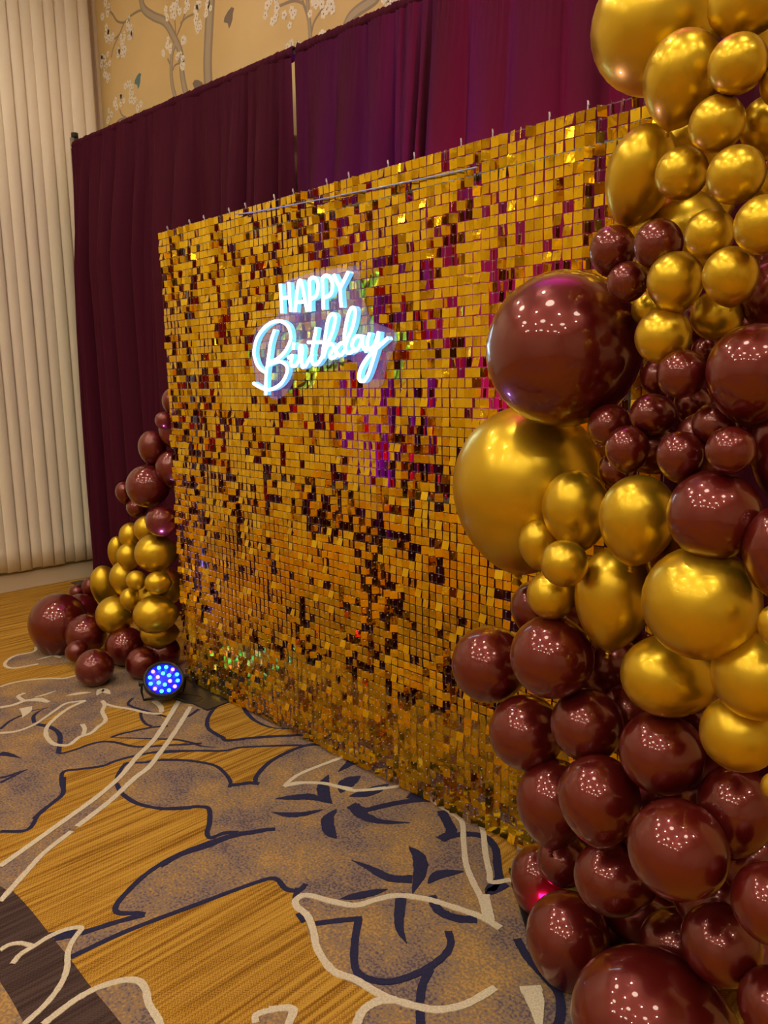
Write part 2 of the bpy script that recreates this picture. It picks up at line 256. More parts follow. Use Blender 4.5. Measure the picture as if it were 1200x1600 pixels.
NAVY = [([(0.325,-0.545),(0.324,-0.496),(0.338,-0.446),(0.36,-0.377),(0.398,-0.323)],0.014,0),([(0.325,-0.545),(0.382,-0.496),(0.475,-0.417),(0.539,-0.365),(0.612,-0.334),(0.665,-0.322),(0.728,-0.28)],0.014,3),([(0.184,-0.338),(0.241,-0.364),(0.307,-0.379),(0.352,-0.373)],0.014,0),([(0.007,-0.288),(0.052,-0.333),(0.101,-0.335),(0.152,-0.322),(0.233,-0.303),(0.308,-0.281)],0.014,0),([(-0.051,-0.713),(-0.121,-0.69),(-0.158,-0.655),(-0.176,-0.606)],0.018,2),([(-0.093,-0.84),(-0.147,-0.782),(-0.171,-0.727),(-0.188,-0.672),(-0.171,-0.608)],0.014,2),([(-0.04,-0.713),(0.05,-0.68),(0.137,-0.681),(0.214,-0.709),(0.308,-0.753)],0.02,0),([(0.308,-0.753),(0.321,-0.736),(0.327,-0.687),(0.323,-0.633),(0.337,-0.585),(0.381,-0.551),(0.459,-0.521),(0.503,-0.488),(0.56,-0.413),(0.61,-0.355),(0.644,-0.309)],0.014,0),([(0.139,-0.917),(0.181,-0.895),(0.241,-0.873)],0.03,2),([(0.348,-0.986),(0.355,-0.955),(0.352,-0.924),(0.355,-0.887)],0.014,2),([(0.386,-0.999),(0.374,-0.961),(0.365,-0.929),(0.355,-0.887)],0.014,2),([(0.723,-1.003),(0.667,-0.917),(0.629,-0.865),(0.533,-0.832),(0.473,-0.798),(0.498,-0.748),(0.536,-0.677),(0.535,-0.625),(0.547,-0.558),(0.588,-0.463),(0.674,-0.371)],0.017,0),([(0.722,-1.11),(0.776,-1.042),(0.699,-0.972),(0.637,-0.874),(0.515,-0.816)],0.016,0),([(0.74,-0.71),(0.678,-0.69),(0.594,-0.621),(0.587,-0.591),(0.625,-0.551),(0.652,-0.498),(0.744,-0.412)],0.014,0),([(0.703,-0.698),(0.78,-0.717),(0.877,-0.712),(0.95,-0.684),(1.007,-0.642),(1.046,-0.591)],0.017,0),([(0.649,-0.496),(0.705,-0.445),(0.778,-0.398),(0.85,-0.372),(0.929,-0.38),(0.992,-0.4),(1.024,-0.425)],0.014,0),([(1.01,-0.415),(1.028,-0.39),(1.048,-0.355),(1.078,-0.333)],0.02,0),([(1.067,-0.344),(1.023,-0.305),(0.974,-0.216),(0.956,-0.125),(0.958,-0.048),(0.979,0.001),(1.031,0.033)],0.018,0),([(0.598,-0.469),(0.674,-0.371),(0.765,-0.282),(0.788,-0.222),(0.869,-0.124),(0.952,-0.035)],0.014,0),([(0.34,-0.141),(0.372,-0.216),(0.285,-0.158)],0.014,0),([(0.353,0.018),(0.375,-0.072),(0.452,-0.161),(0.536,-0.213),(0.613,-0.222),(0.658,-0.22),(0.697,-0.222),(0.745,-0.146),(0.799,-0.073),(0.883,0.028)],0.018,0),([(0.446,0.021),(0.534,-0.013),(0.63,-0.034),(0.732,-0.024),(0.807,0.032)],0.02,2),([(6.26,-3.506),(6.353,-3.52)],0.014,0),([(0.976,-0.673),(1.026,-0.61),(1.061,-0.568),(1.096,-0.555),(1.167,-0.596),(1.218,-0.637),(1.251,-0.642),(1.257,-0.598),(1.287,-0.563)],0.017,0),([(1.271,-0.833),(1.262,-0.763),(1.282,-0.673),(1.288,-0.606),(1.306,-0.557),(1.332,-0.5),(1.358,-0.468)],0.018,0),([(1.295,-0.568),(1.326,-0.521),(1.358,-0.468)],0.026,2),([(1.287,-0.577),(1.268,-0.66),(1.256,-0.767),(1.271,-0.869),(1.31,-0.955),(1.345,-1.007),(1.379,-1.018),(1.42,-0.981),(1.439,-0.97)],0.017,0),([(1.439,-0.97),(1.414,-1.031),(1.387,-1.12),(1.357,-1.185)],0.018,0),([(1.454,-1.183),(1.466,-1.032),(1.501,-0.86),(1.542,-0.673),(1.568,-0.623),(1.628,-0.629),(1.659,-0.607),(1.651,-0.574)],0.017,0),([(1.648,-0.602),(1.682,-0.636)],0.018,0),([(1.205,-0.355),(1.249,-0.298),(1.289,-0.258),(1.373,-0.235)],0.04,3),([(1.21,-0.115),(1.254,-0.178),(1.317,-0.223),(1.371,-0.237)],0.045,3),([(1.268,-0.415),(1.319,-0.386),(1.354,-0.345),(1.379,-0.282)],0.03,3),([(1.41,-0.248),(1.434,-0.308),(1.495,-0.352),(1.543,-0.362)],0.045,3),([(1.182,0.048),(1.2,0.003),(1.218,-0.076)],0.05,2),([(1.301,-0.038),(1.304,-0.107),(1.339,-0.17)],0.06,3),([(1.417,-0.007),(1.408,-0.093),(1.379,-0.163)],0.05,3),([(1.426,-0.189),(1.482,-0.184),(1.505,-0.132),(1.54,-0.057),(1.597,0.018),(1.66,0.04)],0.025,0),([(1.537,0.023),(1.552,-0.025)],0.05,0),([(1.431,-0.194),(1.502,-0.212),(1.572,-0.196),(1.646,-0.134)],0.045,2),([(1.672,-0.008),(1.737,-0.048),(1.779,-0.08),(1.782,-0.137)],0.035,0),([(1.78,-0.134),(1.81,-0.066),(1.869,-0.026),(1.932,-0.049),(1.986,-0.108),(2.037,-0.163)],0.025,0),([(2.037,-0.163),(2.051,-0.228),(2.063,-0.166)],0.03,0),([(1.737,-0.233),(1.795,-0.249),(1.85,-0.303),(1.901,-0.389)],0.045,3),([(1.661,-0.405),(1.728,-0.393),(1.805,-0.384),(1.856,-0.342)],0.035,1),([(1.902,-0.325),(1.898,-0.271),(1.939,-0.208)],0.035,3),([(1.773,-0.547),(1.805,-0.491),(1.837,-0.424)],0.03,3),([(1.946,-0.358),(2.003,-0.389),(2.059,-0.378),(2.1,-0.343)],0.028,0),([(1.891,-0.425),(1.969,-0.51),(2.031,-0.544)],0.03,2),([(1.801,-0.663),(1.832,-0.617),(1.876,-0.559)],0.018,0),([(1.873,-0.57),(1.934,-0.639),(2.003,-0.697),(2.054,-0.693),(2.097,-0.656),(2.123,-0.584),(2.127,-0.513),(2.111,-0.464),(2.075,-0.433)],0.02,0),([(2.133,-0.567),(2.154,-0.617),(2.187,-0.662)],0.02,0),([(2.203,-0.678),(2.239,-0.713),(2.279,-0.751)],0.022,0),([(1.736,-0.669),(1.777,-0.679)],0.018,0),([(2.221,-0.329),(2.278,-0.363),(2.349,-0.388),(2.399,-0.408),(2.437,-0.455),(2.461,-0.512)],0.022,0),([(1.334,-1.192),(1.349,-1.165),(1.374,-1.136)],0.025,0)]
CREAM = [([(-0.592,-0.675),(-0.6,-0.612),(-0.574,-0.53),(-0.532,-0.467),(-0.474,-0.412),(-0.463,-0.351),(-0.403,-0.279)],0.014,0),([(-1.061,-0.328),(-0.99,-0.368),(-0.995,-0.459),(-0.942,-0.526),(-0.87,-0.555),(-0.805,-0.533),(-0.775,-0.423)],0.016,0),([(-0.843,-0.41),(-0.848,-0.354),(-0.849,-0.293),(-0.815,-0.255)],0.016,3),([(-0.841,-0.313),(-0.785,-0.301)],0.016,0),([(-0.331,-0.761),(-0.316,-0.71),(-0.326,-0.65),(-0.296,-0.611),(-0.23,-0.578)],0.02,0),([(-0.421,-0.619),(-0.403,-0.655),(-0.326,-0.657)],0.018,0),([(-0.326,-0.65),(-0.296,-0.603),(-0.23,-0.578)],0.035,3),([(-0.338,-0.606),(-0.332,-0.56),(-0.342,-0.504)],0.014,3),([(-0.245,-0.679),(-0.197,-0.693),(-0.14,-0.731)],0.05,2),([(-0.247,-0.493),(-0.229,-0.443),(-0.2,-0.394)],0.025,3),([(-0.143,-0.392),(-0.189,-0.344),(-0.114,-0.339)],0.04,3),([(-0.052,-0.854),(-0.019,-0.8),(-0.026,-0.732),(-0.068,-0.662),(-0.118,-0.593),(-0.156,-0.527),(-0.122,-0.455)],0.015,0),([(-0.122,-0.455),(-0.1,-0.528),(-0.059,-0.595),(0.024,-0.684),(0.113,-0.725),(0.207,-0.735),(0.253,-0.715),(0.266,-0.688),(0.23,-0.633),(0.228,-0.584),(0.195,-0.541),(0.15,-0.485),(0.051,-0.454),(-0.009,-0.415),(-0.066,-0.401)],0.018,0),([(0.116,-0.573),(0.17,-0.586),(0.225,-0.617)],0.018,0),([(-0.029,-0.41),(0.043,-0.39),(0.121,-0.352),(0.194,-0.328),(0.251,-0.297),(0.262,-0.275)],0.014,0),([(0.115,-0.235),(0.193,-0.246),(0.251,-0.273)],0.022,0),([(0.189,-0.151),(0.254,-0.212),(0.374,-0.325),(0.479,-0.433),(0.561,-0.545),(0.667,-0.669),(0.745,-0.796),(0.805,-0.923),(0.922,-1.177)],0.022,0),([(0.291,-0.152),(0.376,-0.234),(0.496,-0.356),(0.6,-0.47),(0.676,-0.558),(0.716,-0.637),(0.797,-0.761),(0.85,-0.865),(0.876,-0.92)],0.022,0),([(0.892,-0.944),(0.947,-1.052),(1.011,-1.133),(1.095,-1.234)],0.019,0),([(1.151,0.033),(1.138,-0.057),(1.13,-0.168),(1.138,-0.227),(1.161,-0.284)],0.016,0),([(1.161,-0.284),(1.166,-0.248),(1.199,-0.208),(1.245,-0.171),(1.304,-0.145),(1.349,-0.124)],0.016,0),([(1.159,-0.281),(1.193,-0.215),(1.257,-0.163),(1.362,-0.126),(1.431,-0.032)],0.016,0),([(1.362,-0.126),(1.423,-0.052),(1.469,0.038)],0.014,0),([(1.532,0.033),(1.618,0.018),(1.688,0.008),(1.76,-0.007),(1.839,-0.09),(1.919,-0.174),(1.988,-0.226),(2.056,-0.27),(2.117,-0.326)],0.018,0),([(1.776,0.055),(1.843,0.001),(1.933,-0.097),(1.997,-0.159),(2.03,-0.191),(2.063,-0.144)],0.018,0),([(2.049,-0.25),(2.076,-0.277),(2.128,-0.325)],0.03,0),([(1.992,0.08),(1.968,0.041),(1.996,-0.003)],0.022,0),([(2.166,-0.327),(2.102,-0.329),(2.007,-0.356),(1.936,-0.384),(1.877,-0.427),(1.848,-0.48),(1.825,-0.536),(1.767,-0.571),(1.694,-0.604),(1.688,-0.638),(1.712,-0.655),(1.762,-0.658),(1.821,-0.684),(1.88,-0.719),(1.965,-0.74),(2.028,-0.72),(2.107,-0.709),(2.18,-0.68),(2.231,-0.648),(2.264,-0.596),(2.277,-0.545),(2.284,-0.501)],0.02,0),([(2.13,-0.812),(2.11,-0.77),(2.116,-0.727),(2.143,-0.694)],0.022,0),([(2.34,-0.438),(2.384,-0.476),(2.437,-0.536)],0.05,2),([(1.953,-0.925),(1.974,-0.897),(1.996,-0.884),(2.017,-0.914),(2.036,-0.936)],0.018,0),([(1.299,-1.302),(1.296,-1.277),(1.311,-1.254),(1.342,-1.237)],0.014,0),([(1.373,-1.296),(1.353,-1.269),(1.347,-1.23),(1.34,-1.195),(1.343,-1.154),(1.357,-1.125),(1.372,-1.118),(1.398,-1.151),(1.434,-1.18),(1.488,-1.205),(1.529,-1.237),(1.565,-1.286),(1.59,-1.346)],0.015,0),([(1.621,-1.315),(1.612,-1.279),(1.602,-1.229),(1.603,-1.182),(1.614,-1.147),(1.629,-1.117),(1.656,-1.097),(1.691,-1.098),(1.737,-1.114),(1.796,-1.121),(1.826,-1.13)],0.018,0),([(1.963,-0.968),(1.945,-0.955),(1.959,-0.92),(1.988,-0.886),(2.038,-0.943)],0.016,0)]
NEON = [('H',[[(0.964,1.786),(0.965,1.737),(0.966,1.684)],[(1.014,1.787),(1.016,1.738),(1.02,1.685)],[(0.966,1.736),(1.018,1.736)]]),('A',[[(1.043,1.683),(1.055,1.737),(1.068,1.78),(1.077,1.787),(1.085,1.779),(1.097,1.736),(1.111,1.681)],[(1.053,1.716),(1.101,1.714)]]),('P',[[(1.127,1.681),(1.128,1.734),(1.129,1.785)],[(1.129,1.785),(1.149,1.79),(1.168,1.781),(1.176,1.757),(1.162,1.728),(1.13,1.72)]]),('P',[[(1.2,1.681),(1.199,1.733),(1.198,1.783)],[(1.198,1.783),(1.218,1.79),(1.241,1.779),(1.251,1.755),(1.239,1.727),(1.2,1.718)]]),('Y',[[(1.258,1.788),(1.273,1.765),(1.289,1.743)],[(1.331,1.79),(1.31,1.766),(1.289,1.743)],[(1.289,1.743),(1.29,1.71),(1.293,1.681)]]),('B',[[(0.771,1.436),(0.808,1.422),(0.853,1.412),(0.898,1.416),(0.946,1.434),(0.979,1.464),(0.986,1.489),(0.973,1.504),(0.943,1.513),(0.908,1.511),(0.873,1.503)],[(0.874,1.515),(0.92,1.521),(0.964,1.54),(0.996,1.566),(1.013,1.593),(1.007,1.627),(0.982,1.648),(0.944,1.658),(0.897,1.654),(0.848,1.635),(0.804,1.6),(0.784,1.553),(0.794,1.515),(0.817,1.49),(0.853,1.475)],[(0.919,1.627),(0.893,1.584),(0.878,1.538),(0.862,1.489),(0.853,1.445),(0.849,1.392)]]),('I',[[(0.994,1.526),(1.019,1.532),(1.01,1.512),(1.013,1.497),(1.037,1.497),(1.061,1.521)],[(1.032,1.577),(1.025,1.554)]]),('R',[[(1.061,1.521),(1.061,1.553),(1.069,1.566),(1.079,1.552),(1.072,1.521),(1.074,1.49)],[(1.074,1.49),(1.096,1.496),(1.118,1.52),(1.137,1.535)]]),('T',[[(1.158,1.623),(1.144,1.58),(1.13,1.537),(1.13,1.508),(1.146,1.497),(1.167,1.505),(1.189,1.526)],[(1.112,1.575),(1.187,1.572)]]),('H',[[(1.185,1.521),(1.202,1.58),(1.222,1.644),(1.243,1.662),(1.26,1.652),(1.248,1.613),(1.222,1.574),(1.19,1.536)],[(1.193,1.52),(1.211,1.555),(1.233,1.565),(1.248,1.551),(1.23,1.532),(1.231,1.518),(1.252,1.521),(1.272,1.535)]]),('D',[[(1.304,1.566),(1.281,1.563),(1.261,1.546),(1.264,1.528),(1.287,1.527),(1.307,1.546)],[(1.307,1.546),(1.305,1.593),(1.325,1.652),(1.344,1.675),(1.36,1.664),(1.348,1.619),(1.319,1.575),(1.307,1.546),(1.321,1.531),(1.347,1.538)]]),('A',[[(1.385,1.582),(1.362,1.583),(1.343,1.564),(1.346,1.543),(1.366,1.542),(1.384,1.563),(1.393,1.581),(1.392,1.553),(1.409,1.533)]]),('Y',[[(1.426,1.591),(1.415,1.561),(1.421,1.54),(1.444,1.548),(1.46,1.573),(1.468,1.591),(1.46,1.55),(1.436,1.497),(1.414,1.457),(1.392,1.439),(1.372,1.445),(1.378,1.474),(1.404,1.505),(1.437,1.53),(1.472,1.55),(1.51,1.571)]])]
ACRYLIC = [(0.924,1.772),(0.957,1.796),(1.112,1.813),(1.248,1.813),(1.337,1.809),(1.361,1.793),(1.359,1.737),(1.377,1.695),(1.414,1.632),(1.488,1.604),(1.522,1.587),(1.521,1.548),(1.479,1.489),(1.46,1.429),(1.408,1.417),(1.362,1.43),(1.357,1.471),(1.301,1.51),(1.166,1.492),(1.059,1.481),(1.003,1.487),(0.972,1.42),(0.879,1.373),(0.799,1.409),(0.746,1.433),(0.756,1.458),(0.727,1.531),(0.76,1.626),(0.838,1.664),(0.911,1.682)]
BRANCHES = [([(-1.749,3.93),(-1.754,3.89),(-1.724,3.825),(-1.61,3.748),(-1.469,3.67),(-1.368,3.546),(-1.308,3.448),(-1.305,3.347),(-1.288,3.255),(-1.255,3.172)],0.045),([(-1.724,3.822),(-1.802,3.839),(-1.916,3.843),(-2.002,3.833),(-2.1,3.871),(-2.16,3.933),(-2.216,3.977)],0.012),([(-2.002,3.833),(-2.078,3.784),(-2.175,3.731),(-2.22,3.676)],0.009),([(-2.078,3.784),(-2.15,3.775),(-2.191,3.802)],0.009),([(-1.356,3.522),(-1.405,3.476),(-1.431,3.381),(-1.427,3.291),(-1.394,3.2)],0.03),([(-1.371,3.52),(-1.338,3.557),(-1.276,3.605),(-1.214,3.664)],0.01),([(-1.29,3.609),(-1.219,3.62),(-1.138,3.614)],0.01),([(-1.352,3.561),(-1.353,3.608),(-1.354,3.662)],0.009),([(-1.314,3.396),(-1.386,3.396),(-1.41,3.375)],0.009),([(-1.466,3.459),(-1.429,3.401)],0.009),([(-0.945,3.666),(-0.948,3.63),(-0.985,3.453),(-1.012,3.301),(-1.015,3.139)],0.075),([(-2.237,3.237),(-2.179,3.255),(-2.108,3.254),(-1.993,3.212)],0.009),([(-2.15,3.325),(-2.122,3.28),(-2.041,3.238)],0.009),([(-1.885,3.254),(-1.843,3.2)],0.009),([(-0.065,3.392),(-0.063,3.296),(-0.053,3.214),(-0.048,3.116)],0.022),([(-0.108,3.358),(-0.071,3.275),(-0.054,3.198)],0.012),([(0.051,3.268),(-0.018,3.227),(-0.046,3.172)],0.01),([(0.443,3.202),(0.419,3.188),(0.313,3.178),(0.251,3.16),(0.212,3.118)],0.045),([(-0.317,3.393),(-0.178,3.377),(-0.096,3.338)],0.012)]
BLOSSOM = [(-2.251,3.99,0.087,0.056),(-2.224,3.826,0.078,0.064),(-1.927,3.774,0.064,0.069),(-2.042,3.743,0.058,0.042),(-2.057,3.644,0.075,0.064),(-2.303,3.676,0.089,0.058),(-2.303,3.569,0.049,0.044),(-1.995,3.429,0.058,0.057),(-1.938,3.355,0.065,0.043),(-2.143,3.376,0.086,0.051),(-1.886,3.254,0.081,0.05),(-2.317,3.309,0.062,0.052),(-1.405,3.724,0.062,0.064),(-1.323,3.691,0.04,0.057),(-1.219,3.684,0.046,0.032),(-1.097,3.627,0.071,0.062),(-1.081,3.532,0.038,0.031),(-0.984,3.591,0.043,0.036),(-1.465,3.526,0.06,0.066),(-1.253,3.505,0.047,0.028),(-1.278,3.413,0.088,0.058),(-0.37,3.393,0.068,0.065),(-0.212,3.31,0.058,0.048),(-0.003,3.296,0.067,0.046),(0.089,3.264,0.077,0.038),(-0.206,3.157,0.06,0.032),(-0.134,3.141,0.042,0.024),(0.038,3.139,0.033,0.027),(0.475,3.141,0.068,0.036),(0.553,3.134,0.043,0.021)]
BIRDS = [(-1.86,3.431),(-1.135,3.202),(-0.763,3.477)]
BALLOONS = [
 ('R', 'G', 'h', 2.548, -0.405, 2.061, 0.1209, 0.1087, 'huge gold balloon at the very top left of the tall garland, against the curtain'),
 ('R', 'G', 'h', 2.747, -0.493, 2.014, 0.056, 0.05, 'gold balloon at the top edge right of the huge gold one'),
 ('R', 'G', 'v', 2.652, -0.505, 1.926, 0.0702, 0.0592, 'large tilted gold balloon overlapping the lower right of the huge top one'),
 ('R', 'G', 'h', 2.718, -0.417, 1.982, 0.0365, 0.0336, 'gold balloon peeping out above the second row at the top right'),
 ('R', 'G', 'a', 2.765, -0.559, 1.903, 0.0431, 0.0407, 'gold balloon right of the large tilted one near the top'),
 ('R', 'G', 'a', 2.729, -0.538, 1.832, 0.043, 0.0406, 'gold balloon just below the upper pair, with its lower left side lit bluish'),
 ('R', 'G', 'v', 2.812, -0.522, 1.87, 0.027, 0.024, 'gold balloon cut by the right edge, second from the top'),
 ('R', 'G', 'v', 2.769, -0.438, 1.839, 0.0446, 0.0419, 'gold balloon set back at the right edge behind the third row'),
 ('R', 'G', 'a', 2.574, -0.339, 1.874, 0.0492, 0.0464, 'gold balloon half hidden behind the round one left of centre'),
 ('R', 'G', 'a', 2.66, -0.505, 1.776, 0.0437, 0.0412, 'round gold balloon in front, above the small dark burgundy pair'),
 ('R', 'G', 'a', 2.772, -0.557, 1.745, 0.0438, 0.0413, "gold balloon beside the round front one, above the burgundy pair's right"),
 ('R', 'G', 'v', 2.539, -0.417, 1.81, 0.0849, 0.062, 'long upright gold balloon against the top right of the sequin wall'),
 ('R', 'G', 'a', 2.554, -0.279, 1.714, 0.0908, 0.0857, 'large gold balloon mostly hidden behind the small burgundy pair'),
 ('R', 'G', 'a', 2.724, -0.531, 1.667, 0.0399, 0.0376, 'gold balloon to the right of the small burgundy pair'),
 ('R', 'G', 'a', 2.828, -0.584, 1.661, 0.0433, 0.0408, 'gold balloon at the right edge level with the small burgundy pair'),
 ('R', 'G', 'v', 2.759, -0.369, 1.761, 0.0403, 0.0371, 'gold balloon deep in the gap at the right edge'),
 ('R', 'B', 'v', 2.496, -0.437, 1.679, 0.045, 0.0421, 'small burgundy balloon, left one of the pair above the giant burgundy one'),
 ('R', 'B', 'a', 2.611, -0.482, 1.672, 0.0434, 0.041, 'small burgundy balloon, right one of the pair above the giant burgundy one'),
 ('R', 'B', 'a', 2.538, -0.452, 1.616, 0.0381, 0.036, 'small burgundy balloon touching the upper right of the giant burgundy one'),
 ('R', 'B', 'a', 2.316, -0.317, 1.504, 0.1733, 0.1635, 'giant burgundy balloon bulging left in front of the sequin wall'),
 ('R', 'G', 'v', 2.654, -0.499, 1.602, 0.0486, 0.0454, 'gold balloon below the small burgundy pair, left of two side by side'),
 ('R', 'G', 'v', 2.77, -0.552, 1.596, 0.0433, 0.0405, 'gold balloon below the small burgundy pair, right of two side by side'),
 ('R', 'B', 'v', 2.758, -0.363, 1.58, 0.054, 0.0463, 'dark burgundy balloon at the right edge beside the two side by side gold ones'),
 ('R', 'G', 'a', 2.515, -0.323, 1.575, 0.0352, 0.0332, 'small gold balloon tucked behind the lower left gold one'),
 ('R', 'G', 'a', 2.629, -0.486, 1.512, 0.0496, 0.0468, 'gold balloon hanging lowest in the middle gold group, right of the giant burgundy'),
 ('R', 'G', 'a', 2.681, -0.388, 1.549, 0.0462, 0.0436, 'gold balloon set back under the two side by side gold ones'),
 ('R', 'B', 'a', 2.675, -0.504, 1.445, 0.0428, 0.0404, 'small burgundy balloon just below the lowest middle gold one'),
 ('R', 'B', 'v', 2.545, -0.331, 1.439, 0.0354, 0.0327, 'small burgundy balloon half hidden left of the one below the gold group'),
 ('R', 'B', 'a', 2.627, -0.303, 1.49, 0.0276, 0.026, 'tiny burgundy balloon showing between the gold group and the big right one'),
 ('R', 'B', 'v', 2.795, -0.5, 1.445, 0.0768, 0.0715, 'big burgundy balloon at the right edge under the middle gold group'),
 ('R', 'B', 'h', 2.573, -0.401, 1.369, 0.0421, 0.0392, 'small burgundy balloon by the gap where sequins show through'),
 ('R', 'B', 'a', 2.458, -0.36, 1.343, 0.0447, 0.0422, 'small burgundy balloon touching the giant burgundy one from below right'),
 ('R', 'B', 'v', 2.549, -0.451, 1.305, 0.0429, 0.0399, 'small burgundy balloon in front of the one touching the giant balloon'),
 ('R', 'B', 'a', 2.443, -0.293, 1.244, 0.0417, 0.0394, 'small burgundy balloon wedged above the upright gold one'),
 ('R', 'B', 'v', 2.601, -0.29, 1.385, 0.038, 0.0357, 'dim burgundy balloon deep in the centre of the small burgundy group'),
 ('R', 'B', 'a', 2.721, -0.462, 1.357, 0.0396, 0.0374, 'small burgundy balloon under the big right one, upper of two'),
 ('R', 'B', 'v', 2.681, -0.504, 1.303, 0.0426, 0.04, 'small burgundy balloon in the middle just above the big lower burgundy one'),
 ('R', 'B', 'a', 2.786, -0.552, 1.323, 0.0392, 0.0369, 'small burgundy balloon under the big right one, lower of two'),
 ('R', 'B', 'v', 2.829, -0.451, 1.316, 0.0797, 0.0475, 'dark burgundy balloon cut by the right edge above the lower big ones'),
 ('R', 'G', 'v', 2.147, -0.211, 1.168, 0.2003, 0.1812, 'giant gold balloon directly under the giant burgundy one'),
 ('R', 'G', 'v', 2.364, -0.329, 1.151, 0.0856, 0.072, 'gold balloon overlapping the right side of the giant gold one'),
 ('R', 'G', 'v', 2.583, -0.463, 1.174, 0.0819, 0.0697, 'upright gold balloon left of the big lower burgundy one'),
 ('R', 'B', 'a', 2.754, -0.528, 1.209, 0.078, 0.0736, 'big burgundy balloon above the largest front gold balloon'),
 ('R', 'B', 'v', 2.869, -0.539, 1.169, 0.0709, 0.0551, 'burgundy balloon at the right edge beside the largest front gold one'),
 ('R', 'G', 'v', 2.279, -0.347, 1.064, 0.0561, 0.0449, 'small gold balloon against the lower right rim of the giant gold one'),
 ('R', 'G', 'a', 2.425, -0.466, 1.062, 0.0499, 0.0471, 'small gold balloon, front one of three beneath the giant gold one'),
 ('R', 'G', 'a', 2.339, -0.379, 0.961, 0.0564, 0.0532, 'small gold balloon, lowest of three beneath the giant gold one'),
 ('R', 'G', 'v', 2.483, -0.364, 0.98, 0.1042, 0.0784, 'tall gold balloon left of the largest front gold one'),
 ('R', 'G', 'a', 2.738, -0.525, 1.054, 0.1007, 0.095, 'largest gold balloon in the front middle of the garland'),
 ('R', 'G', 'v', 2.89, -0.597, 1.062, 0.0312, 0.0264, 'gold balloon just showing at the right edge beside the largest front one'),
 ('R', 'G', 'h', 2.637, -0.417, 0.859, 0.0887, 0.0764, 'wide gold balloon under the largest front one'),
 ('R', 'G', 'a', 2.834, -0.503, 0.939, 0.0777, 0.0733, 'wide gold balloon at the right edge under the largest front one'),
 ('R', 'G', 'a', 2.804, -0.486, 0.819, 0.0677, 0.0639, 'lowest large gold balloon of the garland, above the burgundy foot'),
 ('R', 'B', 'v', 2.126, -0.137, 0.833, 0.0715, 0.0623, 'burgundy balloon with a violet rim behind the three small gold ones'),
 ('R', 'B', 'a', 2.34, -0.378, 0.816, 0.0963, 0.0908, 'round burgundy balloon under the lowest of the three small gold ones'),
 ('R', 'B', 'a', 2.056, -0.243, 0.685, 0.1041, 0.0982, 'leftmost burgundy balloon of the tall garland, in front of the sequins'),
 ('R', 'B', 'v', 2.333, -0.13, 0.721, 0.0919, 0.0855, 'dark burgundy balloon deep behind the tall gold one'),
 ('R', 'B', 'a', 2.207, -0.28, 0.552, 0.0965, 0.091, 'burgundy balloon below the leftmost one, in front of the sequins'),
 ('R', 'B', 'a', 2.415, -0.339, 0.661, 0.0837, 0.0789, 'burgundy balloon with a small crown dimple under the round one'),
 ('R', 'B', 'a', 2.626, -0.41, 0.692, 0.0852, 0.0803, 'burgundy balloon under the wide gold one'),
 ('R', 'B', 'v', 2.308, -0.306, 0.414, 0.1003, 0.0876, 'burgundy balloon overlapping the lower right corner of the sequins'),
 ('R', 'B', 'v', 2.499, -0.425, 0.547, 0.0892, 0.0837, "burgundy balloon in front, right of the one over the sequin wall's corner"),
 ('R', 'B', 'v', 2.773, -0.394, 0.623, 0.0802, 0.0693, 'dim burgundy balloon under the lowest large gold one'),
 ('R', 'B', 'a', 2.72, -0.52, 0.573, 0.0926, 0.0873, 'big burgundy balloon in the centre of the burgundy foot'),
 ('R', 'G', 'a', 2.907, -0.597, 0.8, 0.0236, 0.0223, 'small gold balloon cut by the right edge near the foot'),
 ('R', 'B', 'h', 2.508, -0.364, 0.333, 0.0854, 0.078, 'burgundy balloon left of the big central one in the foot'),
 ('R', 'B', 'h', 2.276, -0.201, 0.191, 0.0688, 0.0645, 'burgundy balloon tucked behind, right of the magenta lit one'),
 ('R', 'B', 'v', 2.191, -0.194, 0.093, 0.0854, 0.072, 'burgundy balloon lit bright magenta by the floor light, near the carpet'),
 ('R', 'B', 'v', 2.381, -0.343, 0.1, 0.1036, 0.0967, "burgundy balloon resting on the carpet at the foot's left corner"),
 ('R', 'B', 'h', 2.478, -0.166, 0.124, 0.0862, 0.0708, 'dark burgundy balloon behind the one left of the big central one'),
 ('R', 'B', 'a', 2.888, -0.518, 0.547, 0.0689, 0.065, 'burgundy balloon at the right edge of the foot'),
 ('R', 'B', 'a', 2.761, -0.393, 0.324, 0.0786, 0.0741, "dark burgundy balloon right of the foot's biggest balloon"),
 ('R', 'B', 'h', 2.669, -0.486, 0.146, 0.1561, 0.1357, 'biggest burgundy balloon of the foot, cut by the bottom edge'),
 ('R', 'B', 'a', 2.885, -0.447, 0.3, 0.0672, 0.0634, 'dark burgundy balloon in the lower right corner'),
 ('L', 'B', 'v', -0.05, 0.048, 1.356, 0.0596, 0.0523, "topmost burgundy balloon peeping past the sequin wall's far edge"),
 ('L', 'B', 'a', -0.057, -0.007, 1.269, 0.0403, 0.0381, 'tiny burgundy balloon under the topmost far one'),
 ('L', 'B', 'v', -0.096, 0.051, 1.213, 0.0669, 0.056, 'burgundy balloon behind the sequin edge below the tiny one'),
 ('L', 'B', 'v', -0.198, -0.0, 1.135, 0.0772, 0.0624, 'oval burgundy balloon above the large far burgundy one'),
 ('L', 'B', 'v', -0.092, 0.034, 1.04, 0.0796, 0.0681, 'burgundy balloon by the sequin edge, right of the oval one'),
 ('L', 'B', 'a', -0.196, -0.037, 0.952, 0.1029, 0.097, 'large burgundy balloon near the top of the far garland'),
 ('L', 'B', 'v', -0.539, -0.0, 0.885, 0.0499, 0.0379, 'small burgundy balloon at the left of the large far one'),
